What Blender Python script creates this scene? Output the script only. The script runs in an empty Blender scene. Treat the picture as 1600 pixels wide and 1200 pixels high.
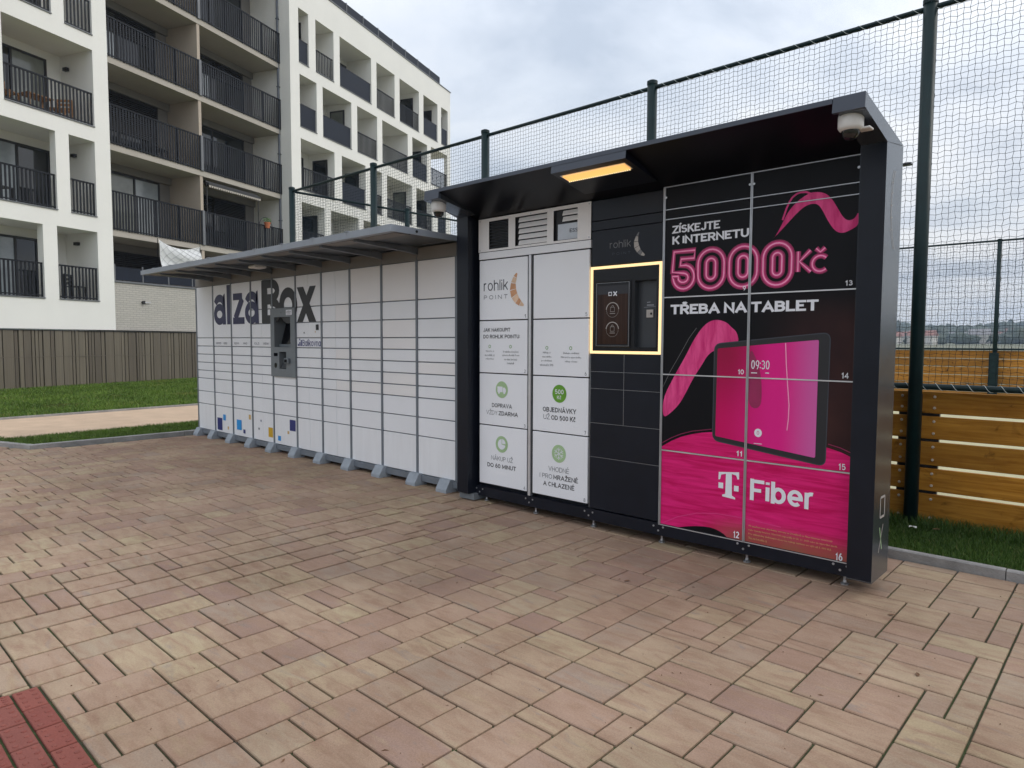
import bpy, math, random
import numpy as np
from mathutils import Matrix, Vector
random.seed(7); rng = np.random.default_rng(7)
S = bpy.context.scene; C = S.collection
R = math.radians

# ------------------------------------------------------------------ camera
cam_d = bpy.data.cameras.new('camera'); cam = bpy.data.objects.new('camera', cam_d); C.objects.link(cam)
YAW, PITCH, ROLL = .7499, .0620, .0036
CAM = Vector((0, -4.4, 1.5))
fw = Vector((-math.sin(YAW)*math.cos(PITCH), math.cos(YAW)*math.cos(PITCH), -math.sin(PITCH)))
rt = Vector((math.cos(YAW), math.sin(YAW), 0)); up = rt.cross(fw)
r2 = rt*math.cos(ROLL)+up*math.sin(ROLL); u2 = -rt*math.sin(ROLL)+up*math.cos(ROLL)
M = Matrix((r2, u2, -fw)).transposed().to_4x4(); M.translation = CAM
cam.matrix_world = M
cam_d.sensor_width = 36; cam_d.lens = 1066.745*36/1600; cam_d.clip_start = .05; cam_d.clip_end = 8000
S.camera = cam

# ------------------------------------------------------------------ world, sun, exposure
SUN_AZ, SUN_EL = R(48), R(38)          # azimuth measured from +Y towards +X
wd = bpy.data.worlds.new('World'); S.world = wd; wd.use_nodes = True
nt = wd.node_tree; nt.nodes.clear()
def N(nt, t, **k):
    n = nt.nodes.new(t)
    for a, v in k.items(): setattr(n, a, v)
    return n
def L(nt, a, b): nt.links.new(a, b)
out = N(nt, 'ShaderNodeOutputWorld'); bg = N(nt, 'ShaderNodeBackground'); bg.inputs[1].default_value = .10
sky = N(nt, 'ShaderNodeTexSky', sky_type='NISHITA', sun_disc=False); sky.sun_elevation = SUN_EL; sky.sun_rotation = SUN_AZ
sky.air_density = 1.2; sky.dust_density = 2.0
tc = N(nt, 'ShaderNodeTexCoord'); sp = N(nt, 'ShaderNodeSeparateXYZ'); L(nt, tc.outputs['Generated'], sp.inputs[0])
def wmath(op, a, b=None, c=None):
    n = N(nt, 'ShaderNodeMath', operation=op)
    for i, v in enumerate((a, b, c)):
        if v is None: continue
        if isinstance(v, (int, float)): n.inputs[i].default_value = v
        else: L(nt, v, n.inputs[i])
    return n.outputs[0]
zc = wmath('MAXIMUM', sp.outputs[2], 0.0)
den = wmath('ADD', zc, .16)
cu = N(nt, 'ShaderNodeCombineXYZ')
L(nt, wmath('DIVIDE', sp.outputs[0], den), cu.inputs[0]); L(nt, wmath('DIVIDE', sp.outputs[1], den), cu.inputs[1])
n1 = N(nt, 'ShaderNodeTexNoise'); n1.inputs['Scale'].default_value = 1.15; n1.inputs['Detail'].default_value = 7; n1.inputs['Roughness'].default_value = .56; n1.inputs['Distortion'].default_value = .35
L(nt, cu.outputs[0], n1.inputs['Vector'])
n2 = N(nt, 'ShaderNodeTexNoise'); n2.inputs['Scale'].default_value = .55; n2.inputs['Detail'].default_value = 5; n2.inputs['Roughness'].default_value = .5
mp = N(nt, 'ShaderNodeMapping'); mp.inputs['Location'].default_value = (3.1, 1.7, 0); L(nt, cu.outputs[0], mp.inputs[0]); L(nt, mp.outputs[0], n2.inputs['Vector'])
rampc = N(nt, 'ShaderNodeValToRGB')            # cloud body: blue grey bellies to white tops
e = rampc.color_ramp.elements
e[0].position = .36; e[0].color = (.55, .605, .69, 1); e[1].position = .66; e[1].color = (1.0, 1.0, 1.0, 1)
m = rampc.color_ramp.elements.new(.48); m.color = (.75, .795, .865, 1)
L(nt, n1.outputs['Fac'], rampc.inputs[0])
lum = wmath('MULTIPLY_ADD', zc, 8.6, 5.6)       # overcast dome: brighter overhead than at the horizon
cl = N(nt, 'ShaderNodeVectorMath', operation='SCALE'); L(nt, rampc.outputs[0], cl.inputs[0]); L(nt, lum, cl.inputs['Scale'])
cov = N(nt, 'ShaderNodeMapRange'); cov.inputs['From Min'].default_value = .38; cov.inputs['From Max'].default_value = .56; cov.inputs['To Min'].default_value = .72; cov.inputs['To Max'].default_value = 1.0
L(nt, n2.outputs['Fac'], cov.inputs[0])
mx = N(nt, 'ShaderNodeMix', data_type='RGBA'); L(nt, cov.outputs[0], mx.inputs[0]); L(nt, sky.outputs[0], mx.inputs[6]); L(nt, cl.outputs[0], mx.inputs[7])
L(nt, mx.outputs[2], bg.inputs[0]); L(nt, bg.outputs[0], out.inputs[0])

sl = bpy.data.lights.new('sun', 'SUN'); sl.energy = .8; sl.angle = R(22); sl.color = (1, .94, .86)
so = bpy.data.objects.new('sun', sl); C.objects.link(so)
sd = Vector((math.sin(SUN_AZ)*math.cos(SUN_EL), math.cos(SUN_AZ)*math.cos(SUN_EL), math.sin(SUN_EL)))
so.rotation_euler = sd.to_track_quat('Z', 'Y').to_euler(); so.location = (6, 4, 12)
vs = S.view_settings; vs.view_transform = 'Standard'; vs.look = 'None'; vs.exposure = 0.58; vs.gamma = 1; vs.use_curve_mapping = False
S.cycles.max_bounces = 6; S.cycles.diffuse_bounces = 3; S.cycles.glossy_bounces = 3; S.cycles.transparent_max_bounces = 8

# ------------------------------------------------------------------ materials
MATS = {}
def pm(name, col, rough=.6, var=.12, scale=4., bump=0., bscale=60., metal=0., stretch=(1, 1, 1), spec=.5, coat=0., col2=None, detail=4):
    """procedural principled material: noise-varied colour and roughness, fine relief"""
    m = bpy.data.materials.new(name); m.use_nodes = True; t = m.node_tree; b = t.nodes['Principled BSDF']
    co = N(t, 'ShaderNodeTexCoord'); ma = N(t, 'ShaderNodeMapping'); ma.inputs['Scale'].default_value = stretch; L(t, co.outputs['Object'], ma.inputs[0])
    nz = N(t, 'ShaderNodeTexNoise'); nz.inputs['Scale'].default_value = scale; nz.inputs['Detail'].default_value = detail; nz.inputs['Roughness'].default_value = .6; L(t, ma.outputs[0], nz.inputs['Vector'])
    rp = N(t, 'ShaderNodeMapRange'); rp.inputs['From Min'].default_value = .3; rp.inputs['From Max'].default_value = .7; L(t, nz.outputs['Fac'], rp.inputs[0])
    mix = N(t, 'ShaderNodeMix', data_type='RGBA')
    c2 = col2 if col2 else tuple(min(1, c*(1+var)) for c in col); c1 = col if col2 else tuple(c*(1-var) for c in col)
    mix.inputs[6].default_value = (*c1, 1); mix.inputs[7].default_value = (*c2, 1); L(t, rp.outputs[0], mix.inputs[0]); L(t, mix.outputs[2], b.inputs['Base Color'])
    rr = N(t, 'ShaderNodeMapRange'); rr.inputs['To Min'].default_value = max(.02, rough*.85); rr.inputs['To Max'].default_value = min(1, rough*1.15); L(t, nz.outputs['Fac'], rr.inputs[0]); L(t, rr.outputs[0], b.inputs['Roughness'])
    b.inputs['Metallic'].default_value = metal; b.inputs['Specular IOR Level'].default_value = spec; b.inputs['Coat Weight'].default_value = coat
    if bump > 0:
        n2 = N(t, 'ShaderNodeTexNoise'); n2.inputs['Scale'].default_value = bscale; n2.inputs['Detail'].default_value = 4; L(t, ma.outputs[0], n2.inputs['Vector'])
        bp = N(t, 'ShaderNodeBump'); bp.inputs['Strength'].default_value = bump; bp.inputs['Distance'].default_value = .01; L(t, n2.outputs['Fac'], bp.inputs['Height']); L(t, bp.outputs[0], b.inputs['Normal'])
    MATS[name] = m
    m['mixnode'] = mix.name
    return m
def emis(name, col, strength):
    m = bpy.data.materials.new(name); m.use_nodes = True; b = m.node_tree.nodes['Principled BSDF']
    b.inputs['Base Color'].default_value = (*col, 1); b.inputs['Emission Color'].default_value = (*col, 1); b.inputs['Emission Strength'].default_value = strength
    MATS[name] = m; return m

pm('plaster', (.80, .79, .745), .85, .035, .6, .25, 40)
pm('plaster_beige', (.44, .375, .305), .85, .06, .8, .2, 40)
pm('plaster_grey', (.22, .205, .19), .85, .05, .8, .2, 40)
pm('plaster_cool', (.60, .62, .66), .85, .04, .7, .2, 40)
pm('slab', (.42, .385, .335), .8, .06, 1.5, .2, 30)
pm('railing', (.008, .0095, .014), .5, .2, 6, spec=.25)
pm('rail_panel', (.009, .013, .024), .55, .2, 3, .1, 80, spec=.25)
pm('window_frame', (.022, .021, .022), .45, .2, 5)
pm('coping', (.16, .165, .175), .45, .1, 5, metal=.3)
pm('pipe_grey', (.12, .13, .15), .4, .1, 5, metal=.4)
def glassy(name, col, rough=.06, spec=.8):
    pm(name, col, rough, .25, 1.2, spec=spec)
glassy('glass_dark', (.012, .014, .016)); glassy('glass_pale', (.30, .33, .35), .15); glassy('glass_warm', (.16, .17, .15), .1)  # pane tones: dark, pale and in between
pm('blind', (.035, .034, .035), .6, .15, 3)
pm('wood_chair', (.35, .18, .08), .6, .25, 10)
pm('cloth_white', (.72, .73, .74), .9, .05, 8)
pm('terracotta', (.50, .16, .07), .8, .15, 20)
pm('leaf_green', (.06, .12, .03), .7, .4, 30)
pm('fence_green', (.0045, .019, .021), .45, .2, 10, .1, 60, spec=.25)
pm('net_dark', (.008, .018, .026), .7, .1, 5, spec=.1)
pm('cord_white', (.62, .68, .66), .7, .1, 20)
pm('kerb', (.28, .27, .26), .9, .22, 6, .6, 70)
pm('soil', (.040, .032, .022), .95, .3, 2.2, .5, 60, col2=(.040, .070, .012))
pm('path', (.50, .365, .255), .95, .1, 2.5, .5, 90)
pm('sand', (.40, .37, .22), .95, .12, 3, .4, 60)
pm('lawn', (.045, .085, .014), .95, .3, 3, .7, 30, col2=(.095, .15, .030), spec=.1)
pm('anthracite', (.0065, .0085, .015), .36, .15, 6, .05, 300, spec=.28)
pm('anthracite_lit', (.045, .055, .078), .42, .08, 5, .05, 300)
pm('shell_skylit', (.115, .13, .15), .25, .10, 3, .02, 300, metal=.7)  # anthracite shell made paler and shinier, sky light on it put into colour
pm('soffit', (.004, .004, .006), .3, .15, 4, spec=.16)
pm('door_white', (.80, .81, .835), .38, .035, 1.7, .03, 40)
pm('door_white2', (.81, .82, .85), .35, .03, 1.3, .03, 40)
pm('door_low', (.77, .775, .79), .42, .05, 3, .03, 40, stretch=(6, 6, .5), col2=(.82, .83, .85))
pm('door_warm', (.82, .80, .795), .4, .03, 1.3, .03, 40)
pm('alu', (.42, .43, .45), .38, .1, 8, metal=.7)
pm('alu_pale', (.62, .62, .63), .35, .08, 8, metal=.5)
pm('steel_grey', (.15, .17, .195), .45, .1, 5, .06, 200)
pm('steel_canopy', (.27, .30, .345), .42, .08, 4, .06, 200)
pm('header_brown', (.20, .185, .17), .6, .08, 2)
pm('foot_grey', (.30, .335, .375), .75, .12, 14, .4, 90)
pm('kiosk_grey', (.16, .18, .195), .5, .08, 5, .06, 200)
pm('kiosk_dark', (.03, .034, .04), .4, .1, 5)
pm('black_plastic', (.006, .006, .008), .3, .2, 8, spec=.3)
pm('screen_off', (.006, .006, .008), .12, .3, 3, spec=.12)
pm('bolt', (.62, .55, .46), .5, .15, 30, metal=.3)
pm('screw', (.50, .51, .53), .4, .1, 30, metal=.8)
pm('cam_white', (.72, .71, .69), .45, .06, 10)
pm('dome_glass', (.008, .008, .01), .08, .1, 5, spec=.8)
pm('ink_navy', (.020, .022, .082), .5, .1, 8)
pm('ink_black', (.013, .013, .016), .5, .1, 8)
pm('ink_dark', (.04, .045, .06), .5, .1, 8)
pm('ink_grey', (.22, .23, .26), .5, .1, 8)
pm('ink_white', (.78, .79, .84), .45, .04, 8)
pm('ink_blue', (.018, .026, .16), .45, .06, 8)
pm('ink_sky', (.012, .28, .68), .45, .06, 8)
pm('ink_yellow', (.60, .36, .012), .45, .06, 8)
pm('ink_orange', (.62, .42, .16), .45, .06, 8)
pm('ink_green', (.36, .52, .28), .5, .06, 8)
pm('ink_green2', (.12, .33, .02), .5, .06, 8)
pm('ink_tan', (.60, .31, .16), .5, .15, 12)
pm('ink_tan_light', (.74, .52, .36), .5, .15, 12)
pm('ink_silver', (.40, .37, .34), .5, .12, 12)
pm('ink_print', (.42, .43, .44), .8, .1, 8)
pm('ink_faint', (.17, .17, .175), .5, .12, 12)
pm('neon_dim', (.30, .010, .085), .5, .12, 12)
pm('neon_mid', (.66, .03, .20), .5, .1, 12)
pm('neon_hot', (1.0, .36, .58), .5, .08, 12)
pm('far_wall', (.55, .52, .47), .9, .1, .05)
pm('far_roof', (.27, .13, .10), .9, .15, .08)
pm('far_roof_grey', (.22, .21, .21), .9, .15, .08)
pm('far_tree', (.035, .055, .03), 1, .35, .06, col2=(.065, .07, .035))
pm('far_ground', (.10, .11, .05), 1, .3, .008, col2=(.15, .13, .075))
pm('litter', (.60, .60, .56), .8, .1, 30)
pm('leaf_brown', (.13, .065, .03), .8, .3, 40)
emis('lamp_warm', (.90, .52, .17), .60)
emis('lamp_mid', (1.0, .70, .32), .74)
emis('lamp_hot', (1.0, .80, .45), 1.0)
emis('led_frame', (1.0, .72, .36), .62)

def noisemix(t, vec, scale, c1, c2, lo=.35, hi=.65, detail=5, rough=.6, dist=0):
    nz = N(t, 'ShaderNodeTexNoise'); nz.inputs['Scale'].default_value = scale; nz.inputs['Detail'].default_value = detail; nz.inputs['Roughness'].default_value = rough; nz.inputs['Distortion'].default_value = dist
    L(t, vec, nz.inputs['Vector'])
    rp = N(t, 'ShaderNodeMapRange'); rp.inputs['From Min'].default_value = lo; rp.inputs['From Max'].default_value = hi; L(t, nz.outputs['Fac'], rp.inputs[0])
    mix = N(t, 'ShaderNodeMix', data_type='RGBA'); L(t, rp.outputs[0], mix.inputs[0])
    for s, c in ((6, c1), (7, c2)):
        if isinstance(c, tuple): mix.inputs[s].default_value = (*c, 1)
        else: L(t, c, mix.inputs[s])
    return mix.outputs[2], rp.outputs[0]
def tmath(t, op, a, b=None, c=None):
    n = N(t, 'ShaderNodeMath', operation=op)
    for i, v in enumerate((a, b, c)):
        if v is None: continue
        if isinstance(v, (int, float)): n.inputs[i].default_value = v
        else: L(t, v, n.inputs[i])
    return n.outputs[0]

def stone_mat(name, cols, streak=True):
    """concrete paver: one tint per stone, colour drifting along the stone, sandy grain"""
    m = bpy.data.materials.new(name); m.use_nodes = True; t = m.node_tree; b = t.nodes['Principled BSDF']
    ge = N(t, 'ShaderNodeNewGeometry'); oi = N(t, 'ShaderNodeObjectInfo')
    rnd = tmath(t, 'FRACT', tmath(t, 'ADD', ge.outputs['Random Per Island'], tmath(t, 'MULTIPLY', oi.outputs['Random'], 7.31)))
    rp = N(t, 'ShaderNodeValToRGB'); el = rp.color_ramp.elements
    el[0].position = 0; el[0].color = (*cols[0], 1); el[1].position = 1; el[1].color = (*cols[-1], 1)
    for i, c in enumerate(cols[1:-1]): x = el.new((i+1)/(len(cols)-1)); x.color = (*c, 1)
    L(t, rnd, rp.inputs[0])
    ma = N(t, 'ShaderNodeMapping'); ma.inputs['Scale'].default_value = (1, 3.4, 1) if streak else (1, 1, 1); L(t, ge.outputs['Position'], ma.inputs[0])
    of = N(t, 'ShaderNodeCombineXYZ'); L(t, tmath(t, 'MULTIPLY', rnd, 37.), of.inputs[0]); L(t, tmath(t, 'MULTIPLY', rnd, 91.), of.inputs[1]); L(t, of.outputs[0], ma.inputs['Location'])
    a, f = noisemix(t, ma.outputs[0], 5.0, (.300, .195, .135), rp.outputs[0], .30, .58, 5, .6, .7)
    a1, f1 = noisemix(t, ma.outputs[0], 4.2, a, (.255, .215, .19), .60, .80, 4, .6, .8)
    a2, f2 = noisemix(t, ma.outputs[0], 3.1, a1, (.385, .305, .19), .56, .86, 4)
    g, _ = noisemix(t, ge.outputs['Position'], 120., (.74, .73, .72), (1.14, 1.14, 1.14), .28, .68, 6, .85)
    mu = N(t, 'ShaderNodeMix', data_type='RGBA', blend_type='MULTIPLY'); mu.inputs[0].default_value = 1; L(t, a2 if streak else rp.outputs[0], mu.inputs[6]); L(t, g, mu.inputs[7])
    d, _ = noisemix(t, ge.outputs['Position'], .75, (.66, .61, .585), (1.05, 1.05, 1.05), .34, .60, 7, .68)   # trodden-in dirt
    m2 = N(t, 'ShaderNodeMix', data_type='RGBA', blend_type='MULTIPLY'); m2.inputs[0].default_value = .85; L(t, mu.outputs[2], m2.inputs[6]); L(t, d, m2.inputs[7])
    L(t, m2.outputs[2], b.inputs['Base Color']); b.inputs['Roughness'].default_value = .88; b.inputs['Specular IOR Level'].default_value = .3
    nb = N(t, 'ShaderNodeTexNoise'); nb.inputs['Scale'].default_value = 190; nb.inputs['Detail'].default_value = 3; L(t, ge.outputs['Position'], nb.inputs['Vector'])
    bp = N(t, 'ShaderNodeBump'); bp.inputs['Strength'].default_value = .35; bp.inputs['Distance'].default_value = .004; L(t, nb.outputs['Fac'], bp.inputs['Height']); L(t, bp.outputs[0], b.inputs['Normal'])
    MATS[name] = m
stone_mat('paver', [(.385, .295, .202), (.340, .228, .170), (.40, .305, .205), (.300, .200, .160), (.38, .275, .192), (.355, .24, .180), (.40, .32, .205), (.315, .238, .185), (.37, .27, .190)])
stone_mat('paver_red', [(.235, .072, .056), (.21, .064, .052), (.255, .082, .064), (.22, .075, .06)], False)

def wood_mat(name, c1, c2, axis=0):
    m = bpy.data.materials.new(name); m.use_nodes = True; t = m.node_tree; b = t.nodes['Principled BSDF']
    ge = N(t, 'ShaderNodeNewGeometry'); oi = N(t, 'ShaderNodeObjectInfo')
    ma = N(t, 'ShaderNodeMapping'); sc = [26, 26, 26]; sc[axis] = 1.6; ma.inputs['Scale'].default_value = sc; L(t, ge.outputs['Position'], ma.inputs[0])
    of = N(t, 'ShaderNodeCombineXYZ'); L(t, tmath(t, 'MULTIPLY', oi.outputs['Random'], 50.), of.inputs[axis]); L(t, of.outputs[0], ma.inputs['Location'])
    a, f = noisemix(t, ma.outputs[0], 1.0, c1, c2, .3, .7, 6, .65, 1.2)
    k, _ = noisemix(t, ge.outputs['Position'], 6., (.30, .26, .22), (1.0, 1.0, 1.0), .27, .40, 4, .6, .8)      # knots and dark scuffs
    h0, _ = noisemix(t, ge.outputs['Position'], 1.4, (.70, .72, .78), (1.14, 1.14, 1.1), .3, .7, 5)
    hv = N(t, 'ShaderNodeVectorMath', operation='SCALE'); L(t, h0, hv.inputs[0]); L(t, tmath(t, 'MULTIPLY_ADD', oi.outputs['Random'], .34, .82), hv.inputs['Scale']); h = hv.outputs[0]
    mu = N(t, 'ShaderNodeMix', data_type='RGBA', blend_type='MULTIPLY'); mu.inputs[0].default_value = 1; L(t, a, mu.inputs[6]); L(t, k, mu.inputs[7])
    m3 = N(t, 'ShaderNodeMix', data_type='RGBA', blend_type='MULTIPLY'); m3.inputs[0].default_value = 1; L(t, mu.outputs[2], m3.inputs[6]); L(t, h, m3.inputs[7])
    L(t, m3.outputs[2], b.inputs['Base Color']); b.inputs['Roughness'].default_value = .65; b.inputs['Specular IOR Level'].default_value = .15
    bp = N(t, 'ShaderNodeBump'); bp.inputs['Strength'].default_value = .3; bp.inputs['Distance'].default_value = .003; L(t, f, bp.inputs['Height']); L(t, bp.outputs[0], b.inputs['Normal'])
    MATS[name] = m
wood_mat('board', (.27, .100, .008), (.50, .235, .035)); wood_mat('board_far', (.32, .13, .018), (.50, .24, .05))
def slat_mat():
    m = bpy.data.materials.new('slat'); m.use_nodes = True; t = m.node_tree; b = t.nodes['Principled BSDF']
    oi = N(t, 'ShaderNodeObjectInfo'); rp = N(t, 'ShaderNodeValToRGB'); el = rp.color_ramp.elements
    el[0].color = (.105, .086, .064, 1); el[1].color = (.150, .127, .093, 1); L(t, oi.outputs['Random'], rp.inputs[0])
    co = N(t, 'ShaderNodeTexCoord'); ma = N(t, 'ShaderNodeMapping'); ma.inputs['Scale'].default_value = (30, 30, .5); L(t, co.outputs['Object'], ma.inputs[0])
    g, _ = noisemix(t, ma.outputs[0], 1., (.8, .8, .8), (1.15, 1.15, 1.15), .3, .7, 3)
    mu = N(t, 'ShaderNodeMix', data_type='RGBA', blend_type='MULTIPLY'); mu.inputs[0].default_value = 1; L(t, rp.outputs[0], mu.inputs[6]); L(t, g, mu.inputs[7])
    L(t, mu.outputs[2], b.inputs['Base Color']); b.inputs['Roughness'].default_value = .42
    MATS['slat'] = m
slat_mat()
def brick_mat():
    m = bpy.data.materials.new('brickwork'); m.use_nodes = True; t = m.node_tree; b = t.nodes['Principled BSDF']
    co = N(t, 'ShaderNodeTexCoord'); ma = N(t, 'ShaderNodeMapping'); ma.inputs['Rotation'].default_value = (R(90), 0, 0); L(t, co.outputs['Object'], ma.inputs[0])
    br = N(t, 'ShaderNodeTexBrick'); br.inputs['Color1'].default_value = (.43, .41, .37, 1); br.inputs['Color2'].default_value = (.475, .45, .405, 1); br.inputs['Mortar'].default_value = (.33, .315, .285, 1)
    br.inputs['Scale'].default_value = 1; br.inputs['Brick Width'].default_value = .25; br.inputs['Row Height'].default_value = .075; br.inputs['Mortar Size'].default_value = .008
    L(t, ma.outputs[0], br.inputs['Vector']); L(t, br.outputs['Color'], b.inputs['Base Color']); b.inputs['Roughness'].default_value = .9
    bp = N(t, 'ShaderNodeBump'); bp.inputs['Strength'].default_value = .5; bp.inputs['Distance'].default_value = .01; bp.invert = True; L(t, br.outputs['Fac'], bp.inputs['Height']); L(t, bp.outputs[0], b.inputs['Normal'])
    MATS['brickwork'] = m
brick_mat()
def print_mat(name, kind):
    """the printed film on the advertisement doors (flat print)"""
    m = bpy.data.materials.new(name); m.use_nodes = True; t = m.node_tree; b = t.nodes['Principled BSDF']
    ge = N(t, 'ShaderNodeNewGeometry'); se = N(t, 'ShaderNodeSeparateXYZ'); L(t, ge.outputs['Position'], se.inputs[0])
    def rng_(v, a, c):
        r = N(t, 'ShaderNodeMapRange', interpolation_type='SMOOTHSTEP'); r.inputs['From Min'].default_value = a; r.inputs['From Max'].default_value = c; L(t, v, r.inputs[0]); return r.outputs[0]
    def mixc(f, c1, c2):
        x = N(t, 'ShaderNodeMix', data_type='RGBA'); L(t, f, x.inputs[0])
        for s, c in ((6, c1), (7, c2)):
            if isinstance(c, tuple): x.inputs[s].default_value = (*c, 1)
            else: L(t, c, x.inputs[s])
        return x.outputs[2]
    X, Z = se.outputs[0], se.outputs[2]
    ma = N(t, 'ShaderNodeMapping'); ma.inputs['Scale'].default_value = (1.2, 1, 14); ma.inputs['Rotation'].default_value = (0, R(-10), 0); L(t, ge.outputs['Position'], ma.inputs[0])
    if kind == 'black':
        f = tmath(t, 'MULTIPLY', rng_(X, -1.95, -1.40), tmath(t, 'SUBTRACT', 1., rng_(Z, 1.55, 1.85)))
        g, _ = noisemix(t, ge.outputs['Position'], 3., (.050, .020, .018), (.028, .012, .013), .3, .7, 2)
        c = mixc(f, (.005, .005, .007), g)
    elif kind == 'pink':
        s, _ = noisemix(t, ma.outputs[0], 2.2, (.54, .004, .095), (.76, .02, .195), .35, .65, 5, .6, .8)
        f = tmath(t, 'MULTIPLY', tmath(t, 'SUBTRACT', 1., rng_(Z, .16, .34)), rng_(X, -2.32, -1.95))
        g, _ = noisemix(t, ge.outputs['Position'], 4., (.30, .10, .065), (.36, .055, .06), .3, .7, 3)
        c = mixc(f, s, g)
    elif kind == 'brush':
        ma.inputs['Scale'].default_value = (9, 1, 2.0); ma.inputs['Rotation'].default_value = (0, R(28), 0)
        c, _ = noisemix(t, ma.outputs[0], 2.4, (.60, .025, .165), (.82, .09, .29), .35, .65, 5, .6, .5)
    elif kind == 'screen':
        s = mixc(rng_(X, -2.15, -1.75), (.60, .006, .12), (.74, .018, .24))
        s = mixc(rng_(X, -1.74, -1.48), s, (.62, .12, .38))
        c = mixc(tmath(t, 'MULTIPLY', rng_(Z, .9, 1.45), tmath(t, 'SUBTRACT', 1., rng_(X, -2.1, -1.8))), s, (.34, .008, .06))
    elif kind == 'display':
        ma.inputs['Scale'].default_value = (30, 1, .6); ma.inputs['Rotation'].default_value = (0, 0, 0)
        s, _ = noisemix(t, ma.outputs[0], 1.1, (.022, .011, .008), (.060, .032, .022), .3, .7, 3)
        c = mixc(rng_(Z, 1.862, 1.872), s, (.045, .046, .052))
    L(t, c, b.inputs['Base Color']); b.inputs['Roughness'].default_value = .42 if kind != 'display' else .12; b.inputs['Specular IOR Level'].default_value = .16
    MATS[name] = m
for k in ('black', 'pink', 'brush', 'screen', 'display'): print_mat('print_'+k, k)

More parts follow.
